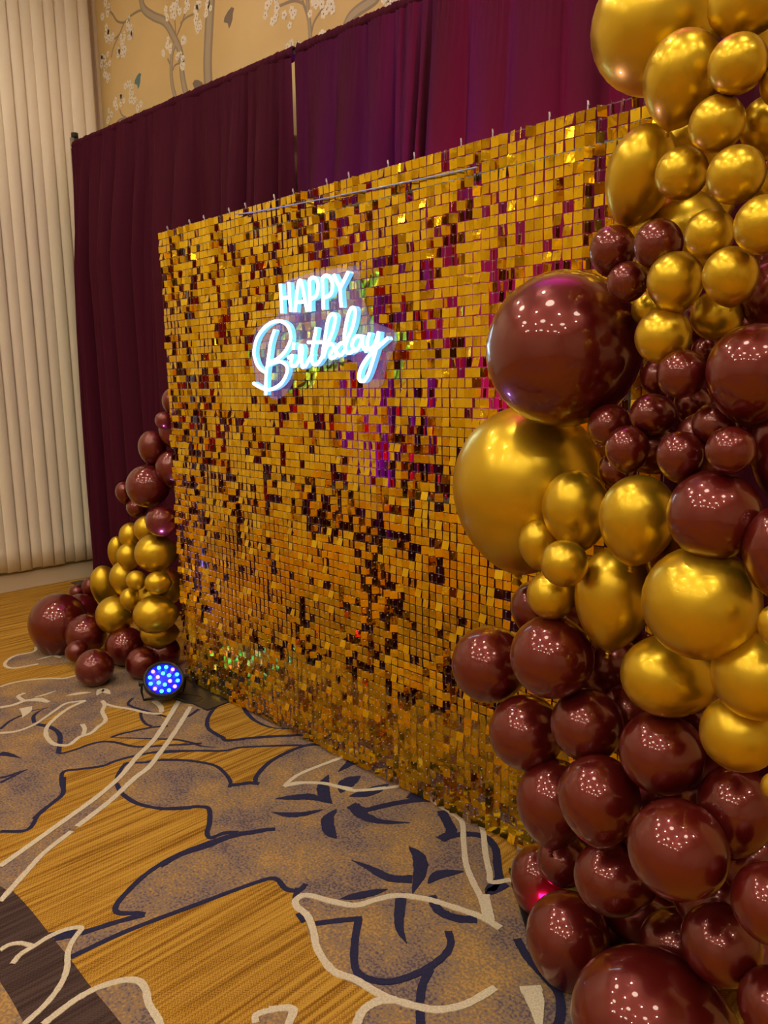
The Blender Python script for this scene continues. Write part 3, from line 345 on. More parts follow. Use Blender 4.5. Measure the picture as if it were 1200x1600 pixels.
 ('L', 'B', 'a', -0.501, 0.05, 0.805, 0.0537, 0.0506, 'small burgundy balloon under the large far one'),
 ('L', 'B', 'a', -0.062, -0.05, 0.794, 0.0726, 0.0685, 'burgundy balloon with a violet glint just above the far gold ones'),
 ('L', 'G', 'v', -0.313, -0.0, 0.717, 0.0644, 0.0586, 'topmost gold balloon of the far group'),
 ('L', 'G', 'v', -0.487, -0.0, 0.658, 0.0666, 0.057, 'gold balloon upper left in the far gold group'),
 ('L', 'G', 'v', -0.665, -0.0, 0.553, 0.0757, 0.0457, 'narrow gold balloon at the left rim of the far gold group'),
 ('L', 'G', 'v', -0.428, -0.05, 0.57, 0.0622, 0.0561, 'gold balloon between the narrow one and the big upper right one'),
 ('L', 'G', 'h', -0.138, -0.05, 0.63, 0.0924, 0.0868, 'big gold balloon, upper right in the far gold group'),
 ('L', 'G', 'v', -0.497, -0.05, 0.443, 0.0831, 0.0697, 'gold balloon in the middle of the far gold group'),
 ('L', 'G', 'v', -0.857, -0.0, 0.33, 0.1036, 0.071, 'gold balloon at the far left of the far gold group'),
 ('L', 'G', 'a', -0.156, -0.15, 0.509, 0.0476, 0.0449, 'small gold balloon on top of the middle of the far gold group'),
 ('L', 'G', 'h', -0.048, -0.097, 0.505, 0.0555, 0.0515, 'small gold balloon right of centre in the far gold group'),
 ('L', 'G', 'v', -0.22, 0.046, 0.433, 0.0837, 0.0748, 'dim gold balloon behind beside the sequin edge'),
 ('L', 'G', 'a', -0.191, -0.069, 0.406, 0.0604, 0.0569, 'round gold balloon in front, above the big lower right one'),
 ('L', 'G', 'v', -0.238, -0.15, 0.401, 0.0499, 0.0448, 'small gold balloon above the lower left gold one'),
 ('L', 'G', 'a', -0.525, -0.1, 0.248, 0.0981, 0.0925, 'gold balloon lowest on the left of the far gold group'),
 ('L', 'G', 'h', -0.081, -0.104, 0.345, 0.0946, 0.0855, 'big gold balloon with a pink glint right above the floor light'),
 ('L', 'G', 'h', -0.188, -0.035, 0.211, 0.083, 0.0695, 'dim gold balloon half hidden directly above the floor light'),
 ('L', 'B', 'a', -1.363, 0.05, 0.184, 0.0461, 0.0435, 'tiny burgundy balloon on top of the far foot'),
 ('L', 'B', 'v', -1.288, 0.1, 0.212, 0.0623, 0.0476, 'small burgundy balloon beside the far left gold one'),
 ('L', 'B', 'v', -0.899, -0.254, 0.15, 0.1592, 0.1452, 'largest burgundy balloon at the far left on the carpet'),
 ('L', 'B', 'a', -1.214, -0.0, 0.1, 0.1053, 0.0993, 'burgundy balloon overlapping the far left largest one'),
 ('L', 'B', 'a', -0.687, -0.196, 0.129, 0.1059, 0.0999, 'burgundy balloon in front of the far foot, below the overlapping one'),
 ('L', 'B', 'a', -0.443, -0.095, 0.095, 0.1007, 0.095, 'burgundy balloon under the lowest left gold one'),
 ('L', 'B', 'a', -0.29, -0.329, 0.084, 0.0901, 0.085, 'lowest burgundy balloon on the carpet left of the floor light'),
 ('L', 'B', 'a', -0.602, -0.286, 0.077, 0.0572, 0.054, 'small dark burgundy balloon under the far left largest one'),
 ('L', 'B', 'a', -0.241, 0.006, 0.084, 0.0893, 0.0843, 'dark burgundy balloon lit blue behind the floor light'),
 ('L', 'B', 'a', -0.202, -0.128, 0.075, 0.0782, 0.0738, 'dark burgundy balloon in shade left behind the floor light'),
 ('R', 'G', 'a', 2.557, -0.168, 1.79, 0.0518, 0.0489, 'filler gold balloon deep behind, above the gold one right of the small burgundy pair'),  # from here on: fillers added behind so the garland's gaps read dark
 ('R', 'G', 'a', 2.598, -0.258, 1.857, 0.0408, 0.0385, 'filler gold balloon deep behind the two round gold ones under the top group'),
 ('R', 'B', 'v', 2.722, -0.285, 1.622, 0.0452, 0.0424, 'filler burgundy balloon deep behind the right edge under the upper gold group'),
 ('R', 'B', 'a', 2.597, -0.267, 1.55, 0.0512, 0.0483, 'filler burgundy balloon deep behind the middle gold group'),
 ('R', 'B', 'v', 2.636, -0.188, 1.526, 0.0455, 0.0426, 'filler burgundy balloon above the big one at the right edge'),
 ('R', 'B', 'a', 2.546, -0.343, 1.299, 0.0559, 0.0528, 'filler burgundy balloon deep above the upright gold one'),
 ('R', 'B', 'v', 2.671, -0.391, 1.32, 0.0546, 0.0507, 'filler burgundy balloon deep between the lower small burgundy ones'),
 ('R', 'B', 'v', 2.736, -0.328, 1.366, 0.054, 0.0492, 'filler burgundy balloon deep under the big right edge one'),
 ('R', 'B', 'v', 2.632, -0.362, 1.077, 0.0756, 0.0708, 'filler burgundy balloon deep behind the upright and largest front gold ones'),
 ('R', 'B', 'a', 2.309, -0.228, 0.834, 0.0688, 0.0649, 'filler burgundy balloon deep under the three small gold ones'),
 ('R', 'B', 'a', 2.445, -0.203, 0.662, 0.0649, 0.0613, 'filler burgundy balloon deep left of the wide gold one'),
 ('R', 'B', 'a', 2.656, -0.273, 0.742, 0.0742, 0.07, 'filler burgundy balloon deep between the two wide gold ones'),
 ('R', 'B', 'a', 2.523, -0.286, 0.467, 0.0819, 0.0773, 'filler burgundy balloon deep left of the big central foot one'),
 ('R', 'B', 'a', 2.67, -0.302, 0.585, 0.0731, 0.0689, 'filler burgundy balloon deep above the big central foot one'),
 ('R', 'B', 'a', 2.688, -0.247, 0.322, 0.0944, 0.089, 'filler burgundy balloon deep right below the big central foot one'),
 ('R', 'B', 'a', 2.783, -0.326, 0.495, 0.0738, 0.0696, 'filler burgundy balloon deep near the right edge of the foot'),
 ('R', 'B', 'h', 2.377, -0.196, 0.066, 0.0665, 0.056, 'filler burgundy balloon deep right behind the one on the carpet corner'),
 ('R', 'B', 'h', 2.624, -0.247, 0.161, 0.0952, 0.0764, "filler burgundy balloon deep above the foot's biggest balloon"),
 ('R', 'B', 'a', 2.731, -0.132, 0.122, 0.0826, 0.0779, 'filler burgundy balloon deep above the lower right corner one'),
 ('R', 'B', 'a', 2.264, -0.079, 0.195, 0.0554, 0.0523, 'filler burgundy balloon deep under the corner pair in the foot'),
]
# ------------------------------------------------------------------ room shell
XL, XR, YB, YF = -2.42, 8.0, .94, -9.0
floor = struct(bx('floor', (XL-.1, YF-.1, -.1), (XR+.1, YB+.1, 0), M['carpet_gold']))
ceiling = struct(bx('ceiling', (XL-.1, YF-.1, CEIL), (XR+.1, YB+.1, CEIL+.1), M['ceiling']))
wl = struct(bx('wall_left', (XL-.1, YF, 0), (XL, YB, CEIL), M['wall_cream']))
wb = struct(bx('wall_back', (XL-.1, YB, 0), (XR+.1, YB+.1, CEIL), M['paper']))
struct(bx('wall_right', (XR, YF, 0), (XR+.1, YB, CEIL), M['wall_cream']))
struct(bx('wall_front', (XL-.1, YF-.1, 0), (XR+.1, YF, CEIL), M['wall_cream']))
struct(bx('baseboard_left', (XL, YF, 0), (XL+.022, .90, .125), M['wall_cream'], bev=.004))
struct(bx('baseboard_back', (XL+.022, YB-.02, 0), (XR, YB, .125), M['wall_cream'], bev=.004))
struct(bx('trim_1', (XL, .905, 0), (XL+.012, .94, CEIL), M['wall_cream'], bev=.008))

# carpet motif: slightly raised pile of other colours, children of the floor
def lay(items, name, m, z, th, closed=True):
    bm = bmesh.new()
    for it in items: slab(bm, [(q.x, q.y) for q in catmull([(a, b, 0) for a, b in it], 3, True)], lambda x, y, h: (x, y, z+h), th)
    return stuff(obj(name, bm, m, floor))
lay(MOTTLED, 'mottled_pile', M['carpet_mottled'], 0, .0010)
lay(GOLD_PATCH, 'gold_pile', M['carpet_gold'], .0010, .0006)
lay(DARK_BLOCK, 'dark_pile', M['carpet_dark'], .0010, .0008)
lay(MOTTLED_UPPER, 'mottled_pile', M['carpet_mottled'], .0016, .0006)
def lines(items, name, m, z, th):
    bm = bmesh.new()
    for i, (pts, wd, tp) in enumerate(items): ribbon(bm, pts, wd, lambda x, y, h: (x, y, z+h), th+.00002*i, tp, .10)
    return stuff(obj(name, bm, m, floor))
lines(NAVY, 'navy_outline', M['carpet_navy'], .0006, .0014)
lines(CREAM, 'cream_outline', M['carpet_cream'], .0006, .0026)

# the woven motif repeats over the ballroom floor
for ch in list(floor.children):
    for off in ((.4, -3.1), (-.2, -6.0), (5.2, -2.0)):
        c = ch.copy(); COL.objects.link(c); c.parent = floor; c.location = (off[0], off[1], 0)

# wallpaper mural on the back wall
def onwall(x, z, h): return (x, YB-h, z)
bm = bmesh.new()
for i, (pts, wd) in enumerate(BRANCHES):
    ribbon(bm, pts, wd*1.25, onwall, .0006+.00003*i)
stuff(obj('printed_branch', bm, M['bark'], wb))
bm = bmesh.new()
for i, (pts, wd) in enumerate(BRANCHES):
    if wd > .02: ribbon(bm, pts, wd*.7, onwall, .0013+.00003*i)
stuff(obj('printed_branch_highlight', bm, M['bark_light'], wb))
bm = bmesh.new(); bc = bmesh.new(); cnt = 0
for cx, cz, ax, az in BLOSSOM:
    nfl = max(6, int(ax*az*1900))
    for k in range(nfl):
        a = R.uniform(0, 2*PI); q = math.sqrt(R.random())
        x, z = cx+ax*q*math.cos(a)*.95, cz+az*q*math.sin(a)*.95
        s = R.uniform(.016, .025); rot = R.uniform(0, 6.28); cnt += 1; dz = .0016+.0004*(cnt % 5)
        for p in range(5):
            t = rot+p*2*PI/5; px, pz = x+s*.62*math.cos(t), z+s*.62*math.sin(t)
            bm.faces.new([bm.verts.new((px+s*.5*math.cos(t+e*PI/3), YB-dz, pz+s*.5*math.sin(t+e*PI/3))) for e in range(6)])
        bc.faces.new([bc.verts.new((x+s*.2*math.cos(e*PI/3), YB-dz-.0006, z+s*.2*math.sin(e*PI/3))) for e in range(6)])
stuff(obj('printed_blossom', bm, M['petal'], wb)); stuff(obj('blossom_centre', bc, M['petal_core'], wb))
def bird(c, m, s, f=1):
    bm = bmesh.new(); x, z = c
    shape = [(-.1, .9), (.25, 1.1), (.5, .8), (.35, .3), (.3, -.3), (.1, -.9), (-.1, -1.2), (-.2, -.5), (-.6, -.1), (-.5, .4)]
    slab(bm, [(x+f*a*s*1.8, z+b*s*.8) for a, b in shape], onwall, .001)
    stuff(obj('printed_bird', bm, m, wb))
bird(BIRDS[0], M['print_blue'], .05); bird(BIRDS[1], M['print_grey'], .06, -1); bird(BIRDS[2], M['print_grey'], .055)

# ceiling downlights, plus round drums added for broad light and brighter sequins
def ring_lamp(name, loc, prof, em, em_z, r, n=24):
    bm = bmesh.new(); lathe(bm, prof, n, cap=False); o = obj(name, bm, M['white'], ceiling, True); o.location = loc
    bm = bmesh.new(); lathe(bm, [(r, em_z+.003), (r, em_z)], n); obj('diffuser', bm, em, o)
    return o
p1 = None
for i in range(4):
    for j in range(4):
        loc = (-1.1+i*2.3, -0.8-j*2.2, CEIL)
        if p1 is None: p1 = ring_lamp('downlight', loc, [(.085, 0), (.115, 0), (.118, -.008), (.095, -.012), (.085, -.004)], M['lamp'], -.006, .084)
        else:
            o = p1.copy(); COL.objects.link(o); o.location = loc; c = p1.children[0].copy(); COL.objects.link(c); c.parent = o
p2 = None
for i in range(3):
    for j in range(3):
        loc = (-0.45+i*2.6, -1.9-j*2.5, CEIL)
        if p2 is None: p2 = ring_lamp('fill_drum', loc, [(.33, 0), (.35, 0), (.35, -.12), (.33, -.12), (.32, -.11)], M['drum'], -.113, .32, 36)
        else:
            o = p2.copy(); COL.objects.link(o); o.location = loc; c = p2.children[0].copy(); COL.objects.link(c); c.parent = o

# ------------------------------------------------------------------ vertical blind
blind = tag(empty('vertical_blind', (XL+.06, .86, 0)), 'tall cream vertical blind with curved fabric vanes on the left wall', 'blind')
proto = None; PITCH = .0795
for i in range(44):
    y = .82-i*PITCH
    if proto is None:
        meshes = []
        for q in range(3):
            bm = bmesh.new(); N = 8; rows = []
            zs = [.142+.004*q, .30, 1.4, 2.6, 4.38]
            for zi, z in enumerate(zs):
                r_ = []
                for side in (0, 1):
                    for k in range(N+1):
                        u = k/N-.5; arc = .013*(1-(2*u)**2)
                        r_.append(bm.verts.new((arc+u*.016-side*.0012, u*.0885, z + (.004*math.cos(u*5) if zi == 0 else 0))))
                rows.append(r_)
            for a, b in zip(rows, rows[1:]):
                for s in (0, 1):
                    for k in range(N):
                        o_ = s*(N+1)+k; bm.faces.new((a[o_], a[o_+1], b[o_+1], b[o_]))
                bm.faces.new((a[0], b[0], b[N+1], a[N+1])); bm.faces.new((a[N], a[2*N+1], b[2*N+1], b[N]))
            for rw in (rows[0], rows[-1]):
                for k in range(N): bm.faces.new((rw[k], rw[k+1], rw[N+2+k], rw[N+1+k]))
            bmesh.ops.recalc_face_normals(bm, faces=bm.faces)
            me = bpy.data.meshes.new('vane'); bm.to_mesh(me); bm.free(); me.materials.append(M['blind'])
            for p in me.polygons: p.use_smooth = True
            meshes.append(me)
        proto = True
    v = link('vane', meshes[i % 3], blind); v.location = (-.012+.004*math.sin(i*2.1), y-.86, 0); v.rotation_euler.z = .10+R.uniform(-.05, .05)
    if i < 10: v.rotation_euler.x = R.uniform(-.0006, .0006)
bx('head_rail', (-.035, .03-44*PITCH, 4.385), (.03, 0, 4.43), M['white'], blind, .003)

# ------------------------------------------------------------------ pipe and drape
def dy(x): return .60+.045*(x+2.1)
def dz(x): return 3.045-.016*(x+2.1)
def drape(x0, x1, label, seed):
    rr = random.Random(seed); root = tag(empty('drape', (x0, dy(x0), 0)), label, 'curtain')
    W = x1-x0; nx = int(W/.007); 
    zs = [0.01, .3, .8, 1.3, 1.8, 2.2, 2.5, 2.7, 2.8, 2.87, 2.92, 2.955, 2.985, 3.0]
    # irregular folds: a list of fold centres with width and depth
    f = []; x = x0
    while x < x1:
        wd = rr.choice((rr.uniform(.05, .09), rr.uniform(.09, .24))); f.append((x, wd, rr.uniform(.4, 1.3), rr.uniform(-.04, .04))); x += wd
    def fold(x, t):      # t: 0 top, 1 floor
        v = 0
        for c, wd, am, dr in f:
            c2 = c+wd/2+dr*t*1.2; d = (x-c2)/(wd*(.52+.08*t))
            if abs(d) < 1: v += am*(1-d*d)**.8
        v += .35*noise.noise(Vector((x*9+seed, t*1.3, 0)))
        return max(v, 0)**1.0*.12*(.30+.70*min(1, t*4))
    bm = bmesh.new(); grid = []
    for i in range(nx+1):
        x = x0+W*i/nx; colv = []
        for z in zs:
            zz = z/3.0*(dz(x)-.055); t = 1-z/3.0
            gather = .007*math.sin(x*260+2*noise.noise(Vector((x*14, 0, seed))))*max(0, 1-t*9)
            edge = min(1, (x-x0)/.05, (x1-x)/.05)
            lean = (.03*math.sin(PI*min(1, t*1.2))*(1 if x < x0+.2 else 0))*(1-(x-x0)/.2) if x < x0+.2 and seed == 1 else 0
            colv.append(bm.verts.new((x-x0+lean, dy(x)-dy(x0)-.028-(fold(x, t)+gather)*max(0, edge), zz)))
        grid.append(colv)
    for a, b in zip(grid, grid[1:]):
        for k in range(len(zs)-1): bm.faces.new((a[k], b[k], b[k+1], a[k+1]))
    obj('curtain_panel', bm, M['drape'], root, True)
    bm = bmesh.new(); rings = []; n = 10
    for i in range(nx+1):
        x = x0+W*i/nx; r0 = .029+.006*noise.noise(Vector((x*60, seed, 0)))+.005*math.sin(x*240+3*noise.noise(Vector((x*11, 3, seed))))
        rings.append([bm.verts.new((x-x0+.002*math.sin(k*2+i), dy(x)-dy(x0)+r0*math.cos(k*2*PI/n), dz(x)-.028+r0*math.sin(k*2*PI/n))) for k in range(n)])
    for a, b in zip(rings, rings[1:]):
        for k in range(n): bm.faces.new((a[k], a[(k+1) % n], b[(k+1) % n], b[k]))
    obj('rod_pocket', bm, M['drape'], root, True)
drape(-2.14, .128, 'dark burgundy curtain panel on the left, running from the cream blind to the gap', 1)
drape(.150, 3.45, 'brighter red violet curtain panel right of the gap, behind the sequin wall top', 2)
ds = tag(empty('drape_stand', (-2.175, .615, 0)), 'pale pipe and drape frame with black capped upright at the curtain edge', 'stand')
def rel(root, p): return tuple(Vector(p)-Vector(root.location))
for q, x in enumerate((-2.175, .139, 3.5)):
    bm = bmesh.new(); tube(bm, [rel(ds, (x, dy(x)+.002+(.055 if q == 1 else 0), .008)), rel(ds, (x, dy(x)+.002+(.055 if q == 1 else 0), dz(x)-(.06 if q else -.03)))], .019 if q != 1 else .016, 12); obj('upright', bm, M['alu'], ds, True)
    bx('base_plate', rel(ds, (x-.15, dy(x)-.20, 0)), rel(ds, (x+.15, dy(x)+.065, .008)), M['steel'], ds)
bm = bmesh.new(); tube(bm, [(0, 0, dz(-2.17)+.03), (0, 0, dz(-2.17)+.065)], .023, 12); obj('cap', bm, M['black'], ds, True)
bm = bmesh.new(); tube(bm, [rel(ds, (-2.15, dy(-2.15), dz(-2.15)-.028)), rel(ds, (3.5, dy(3.5), dz(3.5)-.028))], .014, 10); obj('crossbar', bm, M['alu'], ds, True)

# ------------------------------------------------------------------ sequin wall
NC, NR, PX, PZ, TOP = 80, 70, .03, .0298, 2.1
sw = tag(empty('sequin_wall', (0, 0, 0)), 'wide shimmering backdrop of square gold sequins standing in front of the burgundy curtains', 'backdrop')
# clear click-together panels behind the sequins
bm = bmesh.new()
for k in range(11):
    box(bm, (k*.03-.001, 0, -.298), (k*.03+.001, .003, 0)); 
    box(bm, (0, .0005, -k*.0298-.001), (.30, .0035, -k*.0298+.001))
bmesh.ops.translate(bm, vec=(0, .006, 0), verts=bm.verts)
gp = bpy.data.meshes.new('grid_panel'); bm.to_mesh(gp); bm.free(); gp.materials.append(M['clear'])
for i in range(8):
    for j in range(7):
        o = link('grid_panel', gp, sw); o.location = (i*.30, 0, TOP-j*.298)
bm = bmesh.new(); tube(bm, [(0, .004, -.012), (0, .004, .014), (.002, 0, .022), (.006, -.004, .018), (.007, -.004, .010)], .0022, 6)
me = bpy.data.meshes.new('clip'); bm.to_mesh(me); bm.free(); me.materials.append(M['pin'])
for i in range(8):
    for q in (.057, .243):
        o = link('clip', me, sw); o.location = (i*.30+q, .004, TOP)
# one sequin: a thin bent square hung from a hole at its top
def sequin_base(curl, warp):
    v = []; f = []; w2 = .0134; N = 2
    for s in (0, 1):
        for j in range(3):
            for i in range(3):
                u = (i-1)*w2; zz = .003-j*.0137
                y = curl*(abs(i-1)*.0010)+warp*(j-1)**2*.0008 + (0.00035 if s else 0)
                v.append((u, y, zz))
    for j in range(2):
        for i in range(2):
            a = j*3+i; f.append((a, a+3, a+4, a+1)); b = 9+a; f.append((b, b+1, b+4, b+3))
    ring = [0, 1, 2, 5, 8, 7, 6, 3]
    for k in range(8): a, b = ring[k], ring[(k+1) % 8]; f.append((a, b, b+9, a+9))
    return np.array(v), f
bases = [sequin_base(c, q) for c, q in ((0, 0), (.35, .2), (-.3, -.2), (.15, -.35))]
smeshes = []
for v, f in bases:
    me = bpy.data.meshes.new('sequin'); me.from_pydata([tuple(q) for q in v], [], f); me.materials.append(M['sequin']); me.shade_flat(); smeshes.append(me)
faces = np.array([list(q) for q in bases[0][1]])
V = []; FF = []; nv_ = 0; single = 0
bmP = bmesh.new()
pins_v = []; pins_f = []
pinbase = np.array([(-.0016, 0, -.0012), (.0016, 0, -.0012), (.0016, 0, .0014), (-.0016, 0, .0014), (-.0011, -.0034, -.0009), (.0011, -.0034, -.0009), (.0011, -.0034, .0009), (-.0011, -.0034, .0009)])
pinfaces = np.array([(4, 5, 6, 7), (0, 1, 5, 4), (1, 2, 6, 5), (2, 3, 7, 6), (3, 0, 4, 7)])
rs = np.random.RandomState(11)
for j in range(NR):
    z0 = TOP-.004-j*PZ
    for i in range(NC):
        x0 = (i+.5)*PX
        xm, zm = x0, z0
        n1 = noise.noise(Vector((xm*4.2, zm*5.5, 3.1))); n2 = noise.noise(Vector((i*.55, j*.35, 9.7))); n3 = noise.noise(Vector((xm*13, zm*3.2, 21.)))
        # how likely a sequin has swung round its pin
        turn = .55*n1+.50*n2+.55*n3
        for (cx, cz, sx_, sz_, am) in ((1.41, 1.36, .05, .34, .5), (1.43, .71, .10, .08, .75), (1.40, .91, .17, .03, .5), (1.69, 1.83, .05, .09, .45), (2.10, 1.66, .05, .22, .35), (.17, 1.62, .06, .15, .3), (.62, .62, .34, .30, -.35), (1.85, 1.1, .2, .25, -.12), (1.02, .98, .22, .07, .25), (1.05, 1.27, .12, .05, .3)):
            turn += am*math.exp(-((xm-cx)/sx_)**2-((zm-cz)/sz_)**2)
        # calmer at the right and upper edge, busy in the middle
        thr = .08 + .05*max(0, xm-1.7) + (.06 if zm < .9 else 0)
        yawn = 1.2*n1+rs.normal(0, 3.0); pit = rs.normal(0, 2.2); rol = rs.normal(0, 1.4)
        yawn += 4.0*math.sin(xm*5+zm*3)
        pit += 1.2*math.sin(zm*9+xm*2)
        if turn+rs.normal(0, .10) > thr:
            yawn = rs.choice([-1, 1], p=[.45, .55])*rs.uniform(28, 86); rol *= 1.7
        elif rs.rand() < .16: yawn = rs.normal(0, 24)
        elif rs.rand() < .11: pit = -rs.uniform(6, 17); yawn = rs.normal(0, 6)
        if zm < .45:                       # ruffled rows near the floor
            k = (.45-zm)/.45; pit += rs.normal(0, 4.5)*k; rol += rs.normal(0, 4)*k; yawn += rs.normal(0, 9)*k
        if xm < .28 and zm < 1.35:          # a ripple at the far edge
            rol += 7*math.sin(zm*11+xm*9)+rs.normal(0, 4); yawn += rs.normal(0, 10)
            if rs.rand() < .25: yawn = rs.uniform(-80, 80)
        yb = -.006-.0015*(rs.rand())
        rx, ry, rz = math.radians(min(pit, 4.0)), math.radians(rol), math.radians(yawn)
        b = rs.randint(4) if rs.rand() < .6 else 0
        E = Matrix.Rotation(rz, 3, 'Z') @ Matrix.Rotation(ry, 3, 'Y') @ Matrix.Rotation(rx, 3, 'X')
        if single < 300 and 1.62 <= xm < 2.22 and 1.62 < zm < 2.1 and (xm < 2.02 or zm > 1.9 or True):
            o = link('sequin', smeshes[b], sw); o.location = (x0, yb, z0); o.rotation_euler = E.to_euler(); single += 1
        else:
            A = np.array(E); V.append(bases[b][0] @ A.T + np.array((x0, yb, z0))); FF.append(faces+nv_); nv_ += 18
        pins_v.append(pinbase+np.array((x0, yb-.0006, z0+.0005))); pins_f.append(pinfaces+8*len(pins_f))
def npmesh(name, V, F, m, parent):
    V = np.concatenate(V).astype(np.float32); F = np.concatenate(F).astype(np.int32)
    me = bpy.data.meshes.new(name); me.vertices.add(len(V)); me.vertices.foreach_set('co', V.ravel())
    me.loops.add(F.size); me.loops.foreach_set('vertex_index', F.ravel()); me.polygons.add(len(F))
    me.polygons.foreach_set('loop_start', np.arange(0, F.size, 4, dtype=np.int32)); me.polygons.foreach_set('use_smooth', np.zeros(len(F), dtype=bool)); me.update(calc_edges=True); me.validate()
    return link(name, me, parent, m)
stuff(npmesh('sequin_field', V, FF, M['sequin'], sw))
stuff(npmesh('sequin_pin', pins_v, pins_f, M['pin'], sw))

# steel frame that carries the sequin wall
fr = tag(empty('backdrop_frame', (1.2, .05, 0)), 'steel frame behind the sequin wall with flat dark base plates on the carpet', 'stand')
for x in (.12, 2.28):
    bm = bmesh.new(); tube(bm, [rel(fr, (x, .055, .008)), rel(fr, (x, .055, 2.06))], .018, 12); obj('upright', bm, M['steel'], fr, True)
for z in (2.02, 1.05):
    bm = bmesh.new(); tube(bm, [rel(fr, (.12, .055, z)), rel(fr, (2.28, .055, z))], .014, 10); obj('crossbar', bm, M['steel'], fr, True)
bm = bmesh.new(); box(bm, (-.21, -.20, 0), (.21, .20, .007), .002); o = obj('base_plate', bm, M['steel'], fr); o.location = rel(fr, (.162, .062, 0)); o.rotation_euler.z = .07
bm = bmesh.new(); box(bm, (-.21, -.20, 0), (.21, .20, .007), .002); o = obj('base_plate', bm, M['black'], fr); o.location = rel(fr, (2.316, -.104, 0)); o.rotation_euler.z = -.75; o['label'] = 'black plate turned diagonally under the balloons'

# thin cord across the top rows, its blue glint put into the colour
bm = bmesh.new(); tube(bm, catmull([(.62, -.016, 2.085), (.73, -.017, 2.074), (1.02, -.017, 2.059), (1.32, -.017, 2.046), (1.555, -.017, 2.036), (1.71, -.017, 2.03), (1.82, -.016, 2.027)], 5), .0024, 6)
tag(obj('cord', bm, M['cord'], None, True), 'thin cord tinted pale blue as if lit, across the top rows of gold sequins', 'cord')

# ------------------------------------------------------------------ neon sign
ns = tag(empty('neon_sign', (1.1, -.05, 1.6)), 'white glowing HAPPY Birthday neon sign on glow tinted acrylic, hung on the gold sequins', 'sign')
YN = -.048
bm = bmesh.new(); slab(bm, [(q.x, q.y) for q in catmull([(a, b, 0) for a, b in ACRYLIC], 4, True)], lambda x, z, h: rel(ns, (x, YN+.005-h, z)), .004); obj('acrylic_board', bm, M['acrylic'], ns)
WN, DN = .0118, .021
for ch, strokes in NEON:
    bf = bmesh.new(); bs = bmesh.new(); bk = bmesh.new()
    for si, st in enumerate(strokes):
        pts = catmull([(a, 0, b) for a, b in st], 5); n = len(pts); rows = []
        off = -.0004*si
        for i, p in enumerate(pts):
            t = pts[min(i+1, n-1)]-pts[max(i-1, 0)]; t = t.normalized() if t.length > 1e-9 else Vector((0, 0, 1)); s = Vector((t.z, 0, -t.x))
            rows.append((p, s, t))
        # rounded front strip
        prof = [(-.5, 0), (-.45, -.0035), (-.25, -.006), (0, -.007), (.25, -.006), (.45, -.0035), (.5, 0)]
        y0 = YN-DN+off
        def mk(bmx, prof2):
            rr = []
            for p, s, t in rows: rr.append([bmx.verts.new(rel(ns, (p.x+s.x*WN*a, y0+b, p.z+s.z*WN*a))) for a, b in prof2])
            for a, b in zip(rr, rr[1:]):
                for k in range(len(prof2)-1): bmx.faces.new((a[k], a[k+1], b[k+1], b[k]))
            for e in (rr[0], rr[-1]):
                if len(e) > 2: bmx.faces.new(e)
        mk(bf, prof)
        mk(bs, [(-.5, 0.0), (-.46, DN-.002)]); mk(bs, [(.5, 0.0), (.46, DN-.002)]); mk(bk, [(-.46, DN-.0018), (.46, DN-.0018), (.46, DN-.0004), (-.46, DN-.0004)])
    L = obj('neon_letter', bf, M['tube_front'], ns, True)
    o = obj('tube_side', bs, M['tube_side'], ns); o.parent = L; o = obj('tube_back', bk, M['white'], L)
for x, z in ((.80, 1.40), (.83, 1.69), (1.34, 1.81), (1.45, 1.55), (1.0, 1.53)):
    bm = bmesh.new(); tube(bm, [rel(ns, (x, YN-.002, z)), rel(ns, (x, -.008, z))], .004, 8); obj('stand_off', bm, M['clear'], ns, True)

